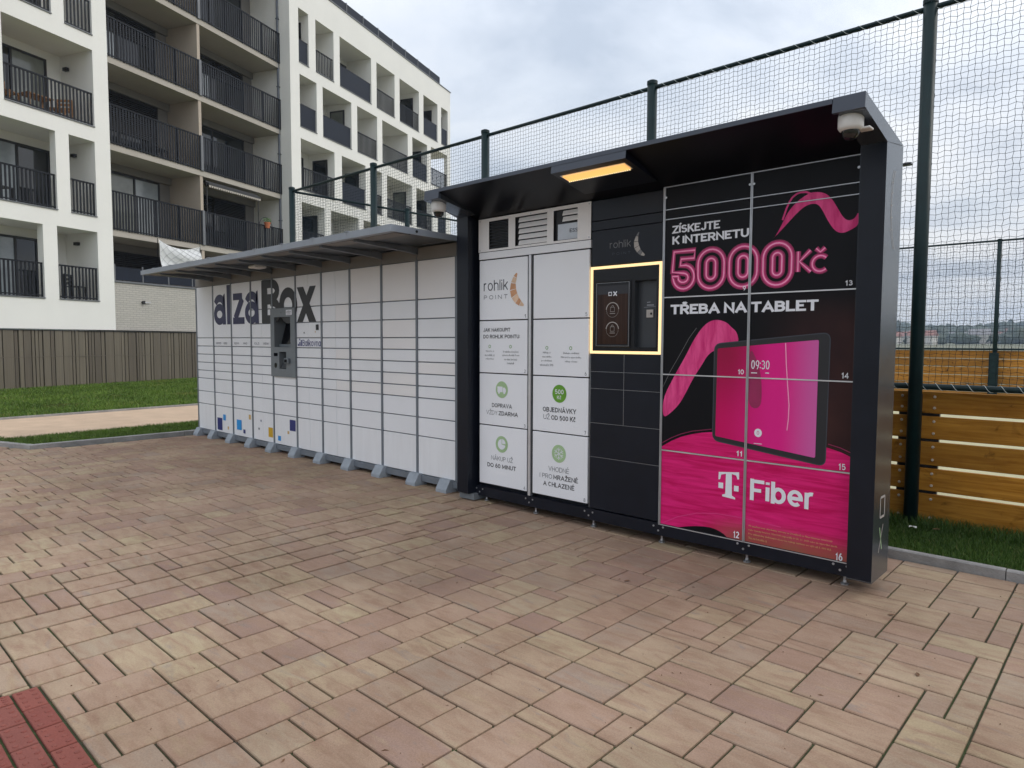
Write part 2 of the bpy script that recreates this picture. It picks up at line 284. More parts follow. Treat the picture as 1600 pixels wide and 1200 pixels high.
# ------------------------------------------------------------------ geometry helpers
OFF = {}
def link(o, parent=None):
    C.objects.link(o)
    if parent is not None: o.parent = parent
    return o
def tag(o, label=None, cat=None, group=None, kind=None):
    for k, v in (('label', label), ('category', cat), ('group', group), ('kind', kind)):
        if v: o[k] = v
    return o
def thing(name, loc, label, cat, group=None, rotz=0., world=True):
    o = bpy.data.objects.new(name, None); o.empty_display_size = .2; link(o); o.location = loc; o.rotation_euler = (0, 0, rotz)
    tag(o, label, cat, group); OFF[o] = Vector(loc) if world else Vector((0, 0, 0)); return o
class G:
    def __init__(s): s.v = []; s.f = []
    def add(s, v, f):
        n = len(s.v); s.v += [tuple(map(float, p)) for p in v]; s.f += [tuple(i+n for i in q) for q in f]; return s
    def box(s, x0, x1, y0, y1, z0, z1):
        return s.add([(x0,y0,z0),(x1,y0,z0),(x1,y1,z0),(x0,y1,z0),(x0,y0,z1),(x1,y0,z1),(x1,y1,z1),(x0,y1,z1)],
                     [(0,3,2,1),(4,5,6,7),(0,1,5,4),(1,2,6,5),(2,3,7,6),(3,0,4,7)])
    def cbox(s, x0, x1, y0, y1, z0, z1, c=.004):
        """box with chamfered edges"""
        n = len(s.v); V = []; idx = {}
        X, Y, Z = (x0, x1), (y0, y1), (z0, z1)
        for i in (0, 1):
            for j in (0, 1):
                for k in (0, 1):
                    sx, sy, sz = (c if i == 0 else -c), (c if j == 0 else -c), (c if k == 0 else -c)
                    idx[i, j, k, 0] = len(V); V.append((X[i], Y[j]+sy, Z[k]+sz))
                    idx[i, j, k, 1] = len(V); V.append((X[i]+sx, Y[j], Z[k]+sz))
                    idx[i, j, k, 2] = len(V); V.append((X[i]+sx, Y[j]+sy, Z[k]))
        F = []
        for a in (0, 1):
            F.append([idx[a, j, k, 0] for j, k in ((0,0),(1,0),(1,1),(0,1))][::1 if a else -1])
            F.append([idx[i, a, k, 1] for i, k in ((0,0),(1,0),(1,1),(0,1))][::-1 if a else 1])
            F.append([idx[i, j, a, 2] for i, j in ((0,0),(1,0),(1,1),(0,1))][::1 if a else -1])
        for a in (0, 1):
            for b_ in (0, 1):
                F.append([idx[0,a,b_,1], idx[1,a,b_,1], idx[1,a,b_,2], idx[0,a,b_,2]][::-1 if a != b_ else 1][::-1])
                F.append([idx[a,0,b_,0], idx[a,1,b_,0], idx[a,1,b_,2], idx[a,0,b_,2]][::1 if a != b_ else -1][::-1])
                F.append([idx[a,b_,0,0], idx[a,b_,1,0], idx[a,b_,1,1], idx[a,b_,0,1]][::-1 if a != b_ else 1][::-1])
                
        for i in (0, 1):
            for j in (0, 1):
                for k in (0, 1):
                    F.append([idx[i,j,k,0], idx[i,j,k,1], idx[i,j,k,2]][::1 if (i+j+k) % 2 else -1])
        return s.add(V, F)
    def prism(s, prof, a0, a1, axis='x'):
        """profile of (p,q) points extruded along an axis: x -> (y,z), y -> (x,z), z -> (x,y)"""
        n = len(prof)
        mk = {'x': lambda a, p: (a, p[0], p[1]), 'y': lambda a, p: (p[0], a, p[1]), 'z': lambda a, p: (p[0], p[1], a)}[axis]
        V = [mk(a0, p) for p in prof]+[mk(a1, p) for p in prof]
        return s.add(V, [tuple(range(n))[::-1], tuple(range(n, 2*n))]+[(i, (i+1) % n, (i+1) % n+n, i+n) for i in range(n)])
    def tube(s, p0, p1, r, n=10, r1=None, caps=True):
        p0, p1 = Vector(p0), Vector(p1); d = (p1-p0).normalized(); a = d.orthogonal().normalized(); b = d.cross(a); r1 = r if r1 is None else r1
        V = []
        for p, q in ((p0, r), (p1, r1)):
            for i in range(n):
                t = 2*math.pi*i/n; V.append(p+a*(q*math.cos(t))+b*(q*math.sin(t)))
        F = [(i, (i+1) % n, (i+1) % n+n, i+n) for i in range(n)]
        if caps: F += [tuple(range(n))[::-1], tuple(range(n, 2*n))]
        return s.add(V, F)
    def lathe(s, c, prof, n=20):
        V = []; F = []
        for r, z in prof:
            for i in range(n):
                t = 2*math.pi*i/n; V.append((c[0]+r*math.cos(t), c[1]+r*math.sin(t), c[2]+z))
        for j in range(len(prof)-1):
            for i in range(n): F.append((j*n+i, j*n+(i+1) % n, (j+1)*n+(i+1) % n, (j+1)*n+i))
        return s.add(V, F)
    def poly(s, pts, y):
        """flat polygon of (x,z) points facing -y"""
        a = sum(pts[i][0]*pts[(i+1) % len(pts)][1]-pts[(i+1) % len(pts)][0]*pts[i][1] for i in range(len(pts)))
        if a < 0: pts = pts[::-1]
        return s.add([(p[0], y, p[1]) for p in pts], [tuple(range(len(pts)))])
    def rect(s, x0, x1, z0, z1, y): return s.poly([(x0, z0), (x1, z0), (x1, z1), (x0, z1)], y)
    def disc(s, x, z, r, y, n=28, rz=None): return s.poly([(x+r*math.cos(2*math.pi*i/n), z+(rz or r)*math.sin(2*math.pi*i/n)) for i in range(n)], y)
    def stroke(s, pts, w, y, closed=False):
        """band of width w along (x,z) points"""
        n = len(pts); A = []
        for i in range(n):
            p, q = (pts[i-1], pts[(i+1) % n]) if closed else (pts[max(i-1, 0)], pts[min(i+1, n-1)])
            dx, dz = q[0]-p[0], q[1]-p[1]; l = math.hypot(dx, dz) or 1; A.append((-dz/l*w/2, dx/l*w/2))
        V = [(p[0]+a[0], y, p[1]+a[1]) for p, a in zip(pts, A)]+[(p[0]-a[0], y, p[1]-a[1]) for p, a in zip(pts, A)]
        return s.add(V, [(i+n, (i+1) % n+n, (i+1) % n, i) for i in range(n if closed else n-1)])
    def build(s, name, mat, parent=None, smooth=False):
        off = OFF.get(parent, Vector((0, 0, 0))); me = bpy.data.meshes.new(name)
        me.from_pydata([(p[0]-off.x, p[1]-off.y, p[2]-off.z) for p in s.v], [], s.f)
        me.materials.append(MATS[mat]); me.update()
        if smooth: me.shade_smooth() if hasattr(me, 'shade_smooth') else None
        o = bpy.data.objects.new(name, me); link(o, parent); OFF[o] = off; return o
def npmesh(name, V, F, mat, parent=None):
    """large mesh from numpy arrays (faces all the same size)"""
    off = OFF.get(parent, Vector((0, 0, 0))); V = np.asarray(V, np.float32)-np.array(off, np.float32); F = np.asarray(F, np.int32); k = F.shape[1]
    me = bpy.data.meshes.new(name); me.vertices.add(len(V)); me.vertices.foreach_set('co', V.ravel())
    me.loops.add(F.size); me.loops.foreach_set('vertex_index', F.ravel()); me.polygons.add(len(F)); me.polygons.foreach_set('loop_start', np.arange(0, F.size, k, dtype=np.int32))
    me.update(calc_edges=True); me.materials.append(MATS[mat]); o = bpy.data.objects.new(name, me); link(o, parent); OFF[o] = off; return o
def circ(x, z, r, n=28, rz=None): return [(x+r*math.cos(2*math.pi*i/n), z+(rz or r)*math.sin(2*math.pi*i/n)) for i in range(n)]

def text(s, x0, x1, z0, z1, y, mat, parent, bold=0., name='lettering', shear=0., res=3, outline=None, fitw=True, align='L'):
    """writing fitted into the box x0..x1, z0..z1 (z0/z1 = bottom and top of the inked shape) on the plane y"""
    cu = bpy.data.curves.new('t', 'FONT'); cu.body = s; cu.resolution_u = res; cu.offset = bold; cu.shear = shear; cu.fill_mode = 'FRONT' if outline is None else 'NONE'
    if outline is not None: cu.bevel_depth = outline; cu.bevel_resolution = 1
    ob = bpy.data.objects.new('t', cu); me = ob.to_mesh(); n = len(me.vertices)
    co = np.empty(n*3); me.vertices.foreach_get('co', co); co = co.reshape(-1, 3); fs = [tuple(p.vertices) for p in me.polygons]
    ob.to_mesh_clear(); bpy.data.objects.remove(ob); bpy.data.curves.remove(cu)
    a, b = co.min(0), co.max(0); sz = (z1-z0)/(b[1]-a[1]); sx = (x1-x0)/(b[0]-a[0]) if fitw else sz
    xs = x0+(co[:, 0]-a[0])*sx
    if not fitw:
        wd_ = (b[0]-a[0])*sx
        if align == 'C': xs += (x1-x0-wd_)/2
        if align == 'R': xs += (x1-x0-wd_)
    ys = y-(co[:, 2]-a[2])*(.02 if outline else 0)
    g = G(); g.add(np.stack([xs, ys, z0+(co[:, 1]-a[1])*sz], 1), fs)
    return g.build(name, mat, parent)


# ---- drawn grotesque lettering: every glyph is a set of centre lines (unit square) swept with a pen
def _arc(cx, cy, rx, ry, a0, a1, n=12): return [(cx+rx*math.cos(R(a0+(a1-a0)*i/n)), cy+ry*math.sin(R(a0+(a1-a0)*i/n))) for i in range(n+1)]
_O = _arc(.5, .5, .5, .5, 90, 450, 26)[:-1]
_S = _arc(.5, .765, .46, .235, 25, 270, 12)+_arc(.5, .265, .5, .265, 90, -155, 12)[1:]
XH = .73
def _lo(P): return [(x, y*XH) for x, y in P]
GL = {
 'A': (.92, [[(0, 0), (.5, 1), (1, 0)], [(.2, .30), (.8, .30)]]), 'B': (.74, [[(0, 0), (0, 1)], [(0, 1), (.55, 1)]+_arc(.55, .77, .38, .23, 90, -90)+[(0, .54)], [(0, .54), (.58, .54)]+_arc(.58, .27, .42, .27, 90, -90)+[(0, 0)]]),
 'C': (.84, [_arc(.5, .5, .5, .5, 48, 312, 20)]), 'D': (.82, [[(0, 0), (0, 1)], [(0, 1), (.42, 1)]+_arc(.42, .5, .58, .5, 90, -90, 16)+[(0, 0)]]),
 'E': (.66, [[(0, 0), (0, 1)], [(0, 1), (1, 1)], [(0, .52), (.9, .52)], [(0, 0), (1, 0)]]), 'F': (.62, [[(0, -.06), (0, 1)], [(0, 1), (1, 1)], [(0, .48), (.9, .48)]]),
 'H': (.78, [[(0, -.06), (0, 1.06)], [(1, -.06), (1, 1.06)], [(0, .52), (1, .52)]]), 'I': (.0, [[(.5, -.06), (.5, 1.06)]]), 'J': (.56, [[(1, 1.06), (1, .3)]+_arc(.5, .3, .5, .3, 0, -170)]),
 'K': (.78, [[(0, -.06), (0, 1.06)], [(1, 1.06), (.05, .40)], [(.35, .62), (1, -.06)]]), 'L': (.60, [[(0, 1.06), (0, 0)], [(0, 0), (1, 0)]]), 'M': (.98, [[(0, -.06), (0, 1), (.5, .22), (1, 1), (1, -.06)]]),
 'N': (.82, [[(0, -.06), (0, 1), (1, 0), (1, 1.06)]]), 'O': (.92, [_O]), 'P': (.72, [[(0, -.06), (0, 1)], [(0, 1), (.55, 1)]+_arc(.55, .72, .45, .28, 90, -90)+[(0, .44)]]),
 'R': (.76, [[(0, -.06), (0, 1)], [(0, 1), (.55, 1)]+_arc(.55, .73, .42, .27, 90, -90)+[(0, .46)], [(.5, .44), (1, -.06)]]), 'S': (.72, [_S]), 'T': (.78, [[(0, 1), (1, 1)], [(.5, 1), (.5, -.06)]]),
 'U': (.78, [[(0, 1.06), (0, .38)]+_arc(.5, .38, .5, .38, 180, 360, 14)+[(1, 1.06)]]), 'V': (.88, [[(0, 1.05), (.5, .02), (1, 1.05)]]), 'Y': (.86, [[(0, 1.05), (.5, .45), (1, 1.05)], [(.5, .45), (.5, -.06)]]), 'Z': (.76, [[(0, 1), (1, 1), (0, 0), (1, 0)]]),
 '0': (.66, [_O]), '1': (.34, [[(0, .72), (.8, 1), (.8, -.06)]]), '2': (.64, [_arc(.5, .70, .5, .30, 160, -10)+[(0, 0), (1, 0)]]), '3': (.64, [_arc(.45, .75, .45, .25, 150, -90)+_arc(.48, .26, .52, .26, 90, -150)[0:]]),
 '4': (.70, [[(.75, -.06), (.75, 1), (0, .25), (1.05, .25)]]), '5': (.64, [[(.92, 1), (.12, 1), (.06, .52)]+_arc(.48, .32, .52, .32, 130, -150)]), '6': (.66, [_arc(.5, .32, .5, .32, 90, 450, 22)[:-1], [(.03, .42), (.28, .86), (.55, 1.04)]]),
 '7': (.62, [[(0, 1), (1, 1), (.35, -.05)]]), '8': (.66, [_arc(.5, .76, .42, .24, 90, 450, 20)[:-1], _arc(.5, .26, .5, .26, 90, 450, 20)[:-1]]), '9': (.66, [_arc(.5, .68, .5, .32, 90, 450, 22)[:-1], [(.97, .58), (.72, .14), (.45, -.04)]]),
 ':': (.0, [[(.5, .62), (.5, .78)], [(.5, .06), (.5, .22)]]), 'a': (.62, [_lo(_arc(.48, .5, .48, .5, 90, 450, 20)[:-1]), [(1, -.05), (1, XH+.05)]]), 'b': (.64, [[(0, -.05), (0, 1.06)], _lo(_arc(.52, .5, .48, .5, 90, 450, 20)[:-1])]),
 'e': (.64, [_lo([(.02, .48), (1.06, .48)]), _lo(_arc(.5, .5, .5, .5, 0, 312, 20))]), 'h': (.58, [[(0, -.05), (0, 1.06)], [(0, XH-.25)]+_arc(.5, XH-.25, .5, .25, 165, 0)+[(1, -.05)]]), 'n': (.58, [[(0, -.05), (0, XH+.05)], [(0, XH-.25)]+_arc(.5, XH-.25, .5, .25, 165, 0)+[(1, -.05)]]),
 'i': (.0, [[(.5, -.05), (.5, XH+.02)], [(.5, .90), (.5, 1.04)]]), 'í': (.0, [[(.5, -.05), (.5, XH+.02)], [(.3, .92), (.9, 1.18)]]), 'k': (.58, [[(0, -.05), (0, 1.06)], [(1, XH+.05), (.05, .28)], [(.32, .45), (1, -.05)]]), 'l': (.0, [[(.5, -.05), (.5, 1.06)]]), 'o': (.66, [_lo(_O)]),
 'r': (.36, [[(0, -.05), (0, XH+.05)], [(0, XH-.24)]+_arc(.75, XH-.24, .75, .24, 160, 75)]), 'v': (.60, [[(0, XH+.05), (.5, .02), (1, XH+.05)]]), 'c': (.60, [_lo(_arc(.5, .5, .5, .5, 48, 312, 18))]),
}
_AC, _CA = [(.36, 1.20), (.64, 1.44)], [(.22, 1.42), (.5, 1.20), (.78, 1.42)]
for b_, d_ in (('Á', 'A'), ('É', 'E'), ('Í', 'I')): GL[b_] = (GL[d_][0], GL[d_][1]+[_AC if d_ != 'I' else [(.3, 1.20), (1.2, 1.44)]])
for b_, d_ in (('Ř', 'R'), ('Ž', 'Z')): GL[b_] = (GL[d_][0], GL[d_][1]+[_CA])
GL['č'] = (GL['c'][0], GL['c'][1]+[[(.2, 1.14), (.5, .92), (.8, 1.14)]])
CLOSED = {id(p) for v in GL.values() for p in v[1] if len(p) > 18 and abs(p[0][0]-p[-1][0])+abs(p[0][1]-p[-1][1]) < .35 and p is not GL['S'][1][0]}
def band(g, pts, w, y, closed=False):
    """pen stroke with mitred corners"""
    pts = [p for i, p in enumerate(pts) if i == 0 or abs(p[0]-pts[i-1][0])+abs(p[1]-pts[i-1][1]) > 1e-6]
    n = len(pts); A = []
    for i in range(n):
        p = pts[i]; a = pts[i-1] if (closed or i > 0) else None; b = pts[(i+1) % n] if (closed or i < n-1) else None
        d1 = (p[0]-a[0], p[1]-a[1]) if a else (b[0]-p[0], b[1]-p[1]); d2 = (b[0]-p[0], b[1]-p[1]) if b else d1
        l1, l2 = math.hypot(*d1) or 1e-9, math.hypot(*d2) or 1e-9; n1, n2 = (-d1[1]/l1, d1[0]/l1), (-d2[1]/l2, d2[0]/l2); m = (n1[0]+n2[0], n1[1]+n2[1]); lm = math.hypot(*m) or 1e-9
        k = min(2.2, 1/max(.2, lm/2)); A.append((m[0]/lm*w/2*k, m[1]/lm*w/2*k))
    V = [(p[0]+a[0], y, p[1]+a[1]) for p, a in zip(pts, A)]+[(p[0]-a[0], y, p[1]-a[1]) for p, a in zip(pts, A)]
    g.add(V, [(i+n, (i+1) % n+n, (i+1) % n, i) for i in range(n if closed else n-1)])
def stext(s_, x0, x1, z0, z1, y, mat, parent, wt=.17, track=.16, name='lettering', con=1.):
    """writing fitted to x0..x1 with baseline z0 and cap height z1; wt = pen width / cap height"""
    h = z1-z0; t = wt*h; wl = []
    for ch in s_: wl.append(.34 if ch == ' ' else GL[ch][0])
    tot = sum((w*(1-wt*0)+wt) if c_ != ' ' else w for w, c_ in zip(wl, s_))+track*(len(s_)-1); k = (x1-x0)/(tot*h)
    g = G(); x = x0; q = 0; tz = t/con; tx = min(t*max(.75, min(1.15, k)), t*1.15)
    for ch, w in zip(s_, wl):
        if ch == ' ': x += (w+track)*h*k; continue
        gw = (w+wt)*h*k
        for P_ in GL[ch][1]:
            pts = [(x+tx/2+u_*max(0, gw-tx) if w > 0 else x+gw/2+(u_-.5)*.25*h, (tz/2+v_*(h-tz))*con) for u_, v_ in P_]
            if id(P_) not in CLOSED and w > 0:          # run the open pen ends out to the edge of the letter
                for e0, e1 in ((0, 1), (-1, -2)):
                    (u_, v_), (u1_, v1_) = P_[e0], P_[e1]; p, q1 = pts[e0], pts[e1]
                    if abs(v_-v1_) < 1e-6 and (u_ < .03 or .97 < u_ < 1.1): pts[e0] = (x if u_ < .03 else x+gw, p[1])
                    elif abs(v_-v1_) > .15 and (v_ < .04 or .97 < v_ < 1.1):
                        zt = 0 if v_ < .04 else h*con; k_ = (zt-q1[1])/(p[1]-q1[1]); pts[e0] = (q1[0]+(p[0]-q1[0])*k_, zt)
            band(g, pts, tx, y-.00012*(q % 4), id(P_) in CLOSED); q += 1
        x += gw+track*h*k
    g.v = [(p[0], p[1], z0+p[2]/con) for p in g.v]
    return g.build(name, mat, parent)

# ------------------------------------------------------------------ ground, paving, kerbs, lawns
def gz(x):
    t = min(1, max(0, (-3.6-x)/1.6)); return .03*t*t*(3-2*t)
# terrain reaching the horizon, with a low ridge far off
nr, na = 46, 180; rad = np.concatenate([np.linspace(0, 60, 8), np.geomspace(75, 1400, nr-8)]); V = []; 
for i, r in enumerate(rad):
    for j in range(na):
        t = 2*math.pi*j/na; x, y = r*math.sin(t), r*math.cos(t)
        h = 0 if r < 100 else 12.5*min(1, max(0, (r-330)/520))**1.3*(1+.22*math.sin(t*9+1)+.16*math.sin(t*23+2)+.1*math.sin(t*41))
        V.append((x, y, -.12+h))
F = [(i*na+j, i*na+(j+1) % na, (i+1)*na+(j+1) % na, (i+1)*na+j)[::-1] for i in range(nr-1) for j in range(na)]
tag(npmesh('ground', V, F, 'far_ground'), kind='structure')

KX = -10.92           # left kerb
paving = G().add([(-16, -8, -.05), (4.5, -8, -.05), (4.5, .90, -.05), (-16, .90, -.05)], [(0, 1, 2, 3)])
paving.v = []; paving.f = []
xs = [-17+.4*i for i in range(55)]
for i, x in enumerate(xs):
    for y in (-8, .845): paving.v.append((x, y, gz(x)-.012))
paving.f = [(2*i, 2*i+2, 2*i+3, 2*i+1) for i in range(len(xs)-1)]
pav = tag(paving.build('pavement', 'soil'), kind='structure')
U = .106
def lay_stones(nx, ny):
    """interlocking random fill of an nx x ny module grid with the stone sizes of the set"""
    occ = np.zeros((ny+3, nx+3), bool); P = []
    for j in range(ny):
        i = 0
        while i < nx:
            if occ[j, i]: i += 1; continue
            r = 0
            while i+r < nx and not occ[j, i+r] and r < 7: r += 1
            opts = [((3, 2), 30), ((2, 3), 22), ((2, 2), 20), ((3, 1), 9), ((2, 1), 7), ((1, 2), 5), ((1, 3), 2)]
            c_ = [(o_, w_*(.12 if r-o_[0] == 1 else 1)*(1 if o_[0] > 1 or r == 1 else .35)) for o_, w_ in opts if o_[0] <= r]
            k = random.random()*sum(w_ for _, w_ in c_)
            for o_, w_ in c_:
                k -= w_
                if k <= 0: break
            occ[j:j+o_[1], i:i+o_[0]] = True; P.append((i, j, o_[0], o_[1])); i += o_[0]
    return P
stones = []
top = .842
xstart = KX-.005-55*U
for (a, b, w, h) in lay_stones(190, 72):
    X0, Y1 = xstart+a*U, top-b*U; stones.append([X0, X0+w*U, Y1-h*U, Y1, w, h])
def kerb_y(x): return -2.15+(x-KX)*.36          # the kerb's slanting run to the left
keep = []
for s in stones:
    cx, cy = (s[0]+s[1])/2, (s[2]+s[3])/2
    if cx < KX and cy > kerb_y(cx)-.02: continue
    if s[3] < -6.5: continue
    if s[1] > -3.472 and s[2] < -3.692:                    # cut round the red strip
        if s[0] < -3.472:
            if s[3] > -3.64: stones.append([-3.472, s[1], -3.690, s[3], 1, 1])
            s[1] = -3.474
            if s[1]-s[0] < .03: continue
        elif s[3] > -3.66: s[2] = -3.690
        else: continue
    if s[3]-s[2] < .03: continue
    v = Vector((cx, cy, 0))-CAM; dz = v.dot(fw); 
    inside = dz > .3 and abs(v.dot(r2)/dz) < .78 and abs(v.dot(u2)/dz) < .60
    hid = cy > .1 and -10.9 < cx < -1.2
    keep.append((v.length if inside and not hid else 99+v.length, s))
keep.sort(key=lambda q: q[0])
J = .0050
meshes = {}
rest = G()
for i, (dist, s) in enumerate(keep):
    w, h = s[1]-s[0]-2*J, s[3]-s[2]-2*J; cx, cy = (s[0]+s[1])/2, (s[2]+s[3])/2; dz = random.uniform(-.0012, .0012)+gz(cx)
    if i < 300 and dist < 90:
        key = (round(w, 3), round(h, 3))
        if key not in meshes:
            g = G().cbox(-w/2, w/2, -h/2, h/2, -.05, 0, .0035); me = bpy.data.meshes.new('paver'); me.from_pydata(g.v, [], g.f); me.materials.append(MATS['paver']); meshes[key] = me
        o = bpy.data.objects.new('paver', meshes[key]); link(o, pav); o.location = (cx, cy, dz); o.rotation_euler = (random.gauss(0, .002), random.gauss(0, .002), random.gauss(0, .003))
    else:
        rest.cbox(cx-w/2, cx+w/2, cy-h/2, cy+h/2, dz-.05, dz, .0035)
tag(rest.build('paver_field', 'paver', pav), kind='stuff')
# red tactile strip
def tactile_mesh(w, h):
    g = G().cbox(-w/2, w/2, -h/2, h/2, -.05, 0, .003)
    for i in range(4):
        for j in range(2):
            g.lathe((-w/2+w*(i+.5)/4, -h/2+h*(j+.5)/2, 0), [(.011, -.001), (.009, .0026), (.004, .0038), (.0001, .004)], 7)
    me = bpy.data.meshes.new('tactile_paver'); me.from_pydata(g.v, [], g.f); me.materials.append(MATS['paver_red']); return me
tm = tactile_mesh(.2-2*J, .1-2*J)
tmh = tactile_mesh(.1-2*J, .1-2*J)
for j in range(9):
    x = -3.470
    k = 0
    while x < .4:
        wd_ = .1 if (j % 2 and k == 0) else .2
        o = bpy.data.objects.new('tactile_paver', tmh if wd_ < .15 else tm); link(o, pav)
        o.location = (x+wd_/2, -3.693-.05-j*.1, random.uniform(-.001, .001)); o.rotation_euler = (0, 0, random.gauss(0, .004)); x += wd_; k += 1

def kerb_run(name, p, q, top_z, w, inner):
    """a row of kerbstones from p to q; inner = +1/-1 side on which the width lies"""
    p, q = Vector((*p, 0)), Vector((*q, 0)); d = (q-p); ln = d.length; d.normalize(); n = Vector((-d.y, d.x, 0))*inner
    root = tag(G().add([p, q, q+n*w, p+n*w], [(0, 1, 2, 3)]).build(name, 'kerb'), kind='structure')
    k = 0.; i = 0
    while k < ln-.02:
        l = min(1.0, ln-k); a = p+d*(k+.003); b = p+d*(k+l-.003); c = .008; zt = top_z+random.uniform(-.002, .002)
        prof = [(0, -.06), (0, zt-c), (c, zt), (w-c, zt), (w, zt-c), (w, -.06)]
        V = [a+n*s+Vector((0, 0, z)) for s, z in prof]+[b+n*s+Vector((0, 0, z)) for s, z in prof]; m = len(prof)
        G().add(V, [tuple(range(m)), tuple(range(m, 2*m))[::-1]]+[(i_, i_+m, (i_+1) % m+m, (i_+1) % m) for i_ in range(m)]).build('kerbstone', 'kerb', root)
        k += l
    return root
kerb_run('kerb', (3.4, .845), (-2.6, .845), .066, .055, -1)
kerb_run('kerb', (KX, .85), (KX, -2.15), .092, .08, -1)
kerb_run('kerb', (KX, -2.15), (KX-5.6, -2.15-5.6*.36), .092, .08, -1)

def sheet(name, pts, z, mat):
    return tag(G().add([(p[0], p[1], z) for p in pts], [tuple(range(len(pts)))]).build(name, mat), kind='structure')
sheet('lawn', [(-2.6, .895), (3.4, .895), (3.4, 1.86), (-2.6, 1.86)], .045, 'lawn')
sheet('path', [(-16.3, -6), (-12.3, -6), (-12.02, -2.2), (-12.3, .8), (-12.6, 6), (-13, 14), (-16.8, 14), (-15.75, 2.05), (-15.35, -1.7)], .036, 'path')
sheet('lawn', [(KX-.07, 1.2), (KX-.07, -2.15), (-14.0, -3.25), (-14.0, -3.6), (-16.5, -4.15), (-16.5, -2.5), (-12.0, -2.22), (-12.3, .8), (-12.5, 5), (KX-.07, 5)], .046, 'lawn')
sheet('lawn', [(-15.3, -1.7), (-14.9, -9), (-24.0, -9), (-27, -6), (-24.2, 0), (-29.6, 14), (-16.8, 14), (-15.7, 2.05)], .040, 'lawn')
gb = G()
for (p, q) in (((-14.95, -7), (-15.3, -1.7)), ((-15.3, -1.7), (-15.7, 2.05)), ((-15.7, 2.05), (-16.75, 13.5))):
    p, q = Vector((*p, 0)), Vector((*q, 0)); n = Vector((-(q-p).y, (q-p).x, 0)).normalized()
    gb.add([p+Vector((0, 0, .0)), q+Vector((0, 0, .0)), q+Vector((0, 0, .075)), p+Vector((0, 0, .075)), p+n*.06, q+n*.06, q+n*.06+Vector((0, 0, .075)), p+n*.06+Vector((0, 0, .075))], [(0,1,2,3),(3,2,6,7),(7,6,5,4)])
tag(gb.build('path_edging', 'kerb'), kind='structure')
sheet('court_floor', [(-10.9, 1.9), (4, 1.9), (4, 16.4), (-10.9, 16.4)], -.02, 'sand')

def blade_mat(name, lo, hi):
    m = bpy.data.materials.new(name); m.use_nodes = True; t = m.node_tree; b = t.nodes['Principled BSDF']
    ge = N(t, 'ShaderNodeNewGeometry'); rp = N(t, 'ShaderNodeValToRGB'); el = rp.color_ramp.elements; el[0].color = (*lo, 1); el[1].color = (*hi, 1)
    x = el.new(.93); x.color = tuple(v*.9 for v in hi)+(1,); el[-1].color = (.22, .20, .08, 1)
    L(t, ge.outputs['Random Per Island'], rp.inputs[0])
    d, _ = noisemix(t, ge.outputs['Position'], .9, (.62, .66, .6), (1.15, 1.15, 1.05), .32, .66, 4)
    dry, _ = noisemix(t, ge.outputs['Position'], .55, rp.outputs[0], (.21, .17, .06), .58, .76, 6, .7)
    mu = N(t, 'ShaderNodeMix', data_type='RGBA', blend_type='MULTIPLY'); mu.inputs[0].default_value = 1; L(t, dry, mu.inputs[6]); L(t, d, mu.inputs[7])
    L(t, mu.outputs[2], b.inputs['Base Color']); b.inputs['Roughness'].default_value = .6; b.inputs['Specular IOR Level'].default_value = .25
    MATS[name] = m
blade_mat('blade', (.030, .068, .010), (.090, .165, .030)); blade_mat('blade_lawn', (.055, .105, .012), (.165, .26, .040))
def grass(name, pts_fn, n, h, w, label):
    P = pts_fn(n); n = len(P); a = rng.uniform(0, 2*np.pi, n); hh = h*rng.uniform(.5, 1.25, n); lean = rng.uniform(.15, .9, n)*hh; la = rng.uniform(0, 2*np.pi, n)
    dx, dy = np.cos(a)*w/2, np.sin(a)*w/2; V = np.empty((n, 5, 3)); 
    V[:, 0] = P+np.stack([dx, dy, 0*dx], 1); V[:, 1] = P-np.stack([dx, dy, 0*dx], 1)
    mid = P+np.stack([np.cos(la)*lean*.35, np.sin(la)*lean*.35, hh*.6], 1); V[:, 2] = mid-np.stack([dx, dy, 0*dx], 1)*.7; V[:, 3] = mid+np.stack([dx, dy, 0*dx], 1)*.7
    V[:, 4] = P+np.stack([np.cos(la)*lean, np.sin(la)*lean, hh], 1)
    i = np.arange(n)*5; T = np.concatenate([np.stack([i, i+1, i+2], 1), np.stack([i, i+2, i+3], 1), np.stack([i+3, i+2, i+4], 1)])
    o = npmesh(name, V.reshape(-1, 3), T, 'blade' if w < .008 else 'blade_lawn'); tag(o, label, 'grass', kind='stuff'); return o
def in_rect(x0, x1, y0, y1, z):
    return lambda n: np.stack([rng.uniform(x0, x1, n), rng.uniform(y0, y1, n), np.full(n, z)], 1)
grass('grass', in_rect(-2.3, 2.6, .90, 1.80, .043), 52000, .042, .0042, 'short green grass between the kerb and the wooden boards')
grass('grass', in_rect(-2.0, 2.6, 1.60, 1.88, .043), 9000, .085, .005, 'longer grass along the foot of the wooden boards')
def strip(n):
    y = rng.uniform(-2.9, 1.2, n); x = np.where(y > -2.15, rng.uniform(0, 1, n), rng.uniform(0, 1, n)); e0 = np.where(y > -2.15, KX-.08, KX-.08+(y+2.15)/.36); e1 = np.where(y > -2.22, -12.0-(y+2.2)*.1, -12.0+(y+2.22)/.02*.13)
    X = e1+(e0-e1)*x; ok = e1 < e0; return np.stack([X, y, np.full(n, .044)], 1)[ok]
grass('grass', strip, 30000, .06, .009, 'narrow strip of green grass between the grey kerb and the beige path')
def big(n):
    y = rng.uniform(-3.5, 9, n); e1 = np.interp(y, [-9, -1.7, 2.05, 14], [-14.9, -15.38, -15.78, -16.85]); e0 = -24.133-.4*(y+.105); x = rng.uniform(0, 1, n); k = x**.8
    return np.stack([e1+(e0-e1)*x, y, np.full(n, .038)], 1)
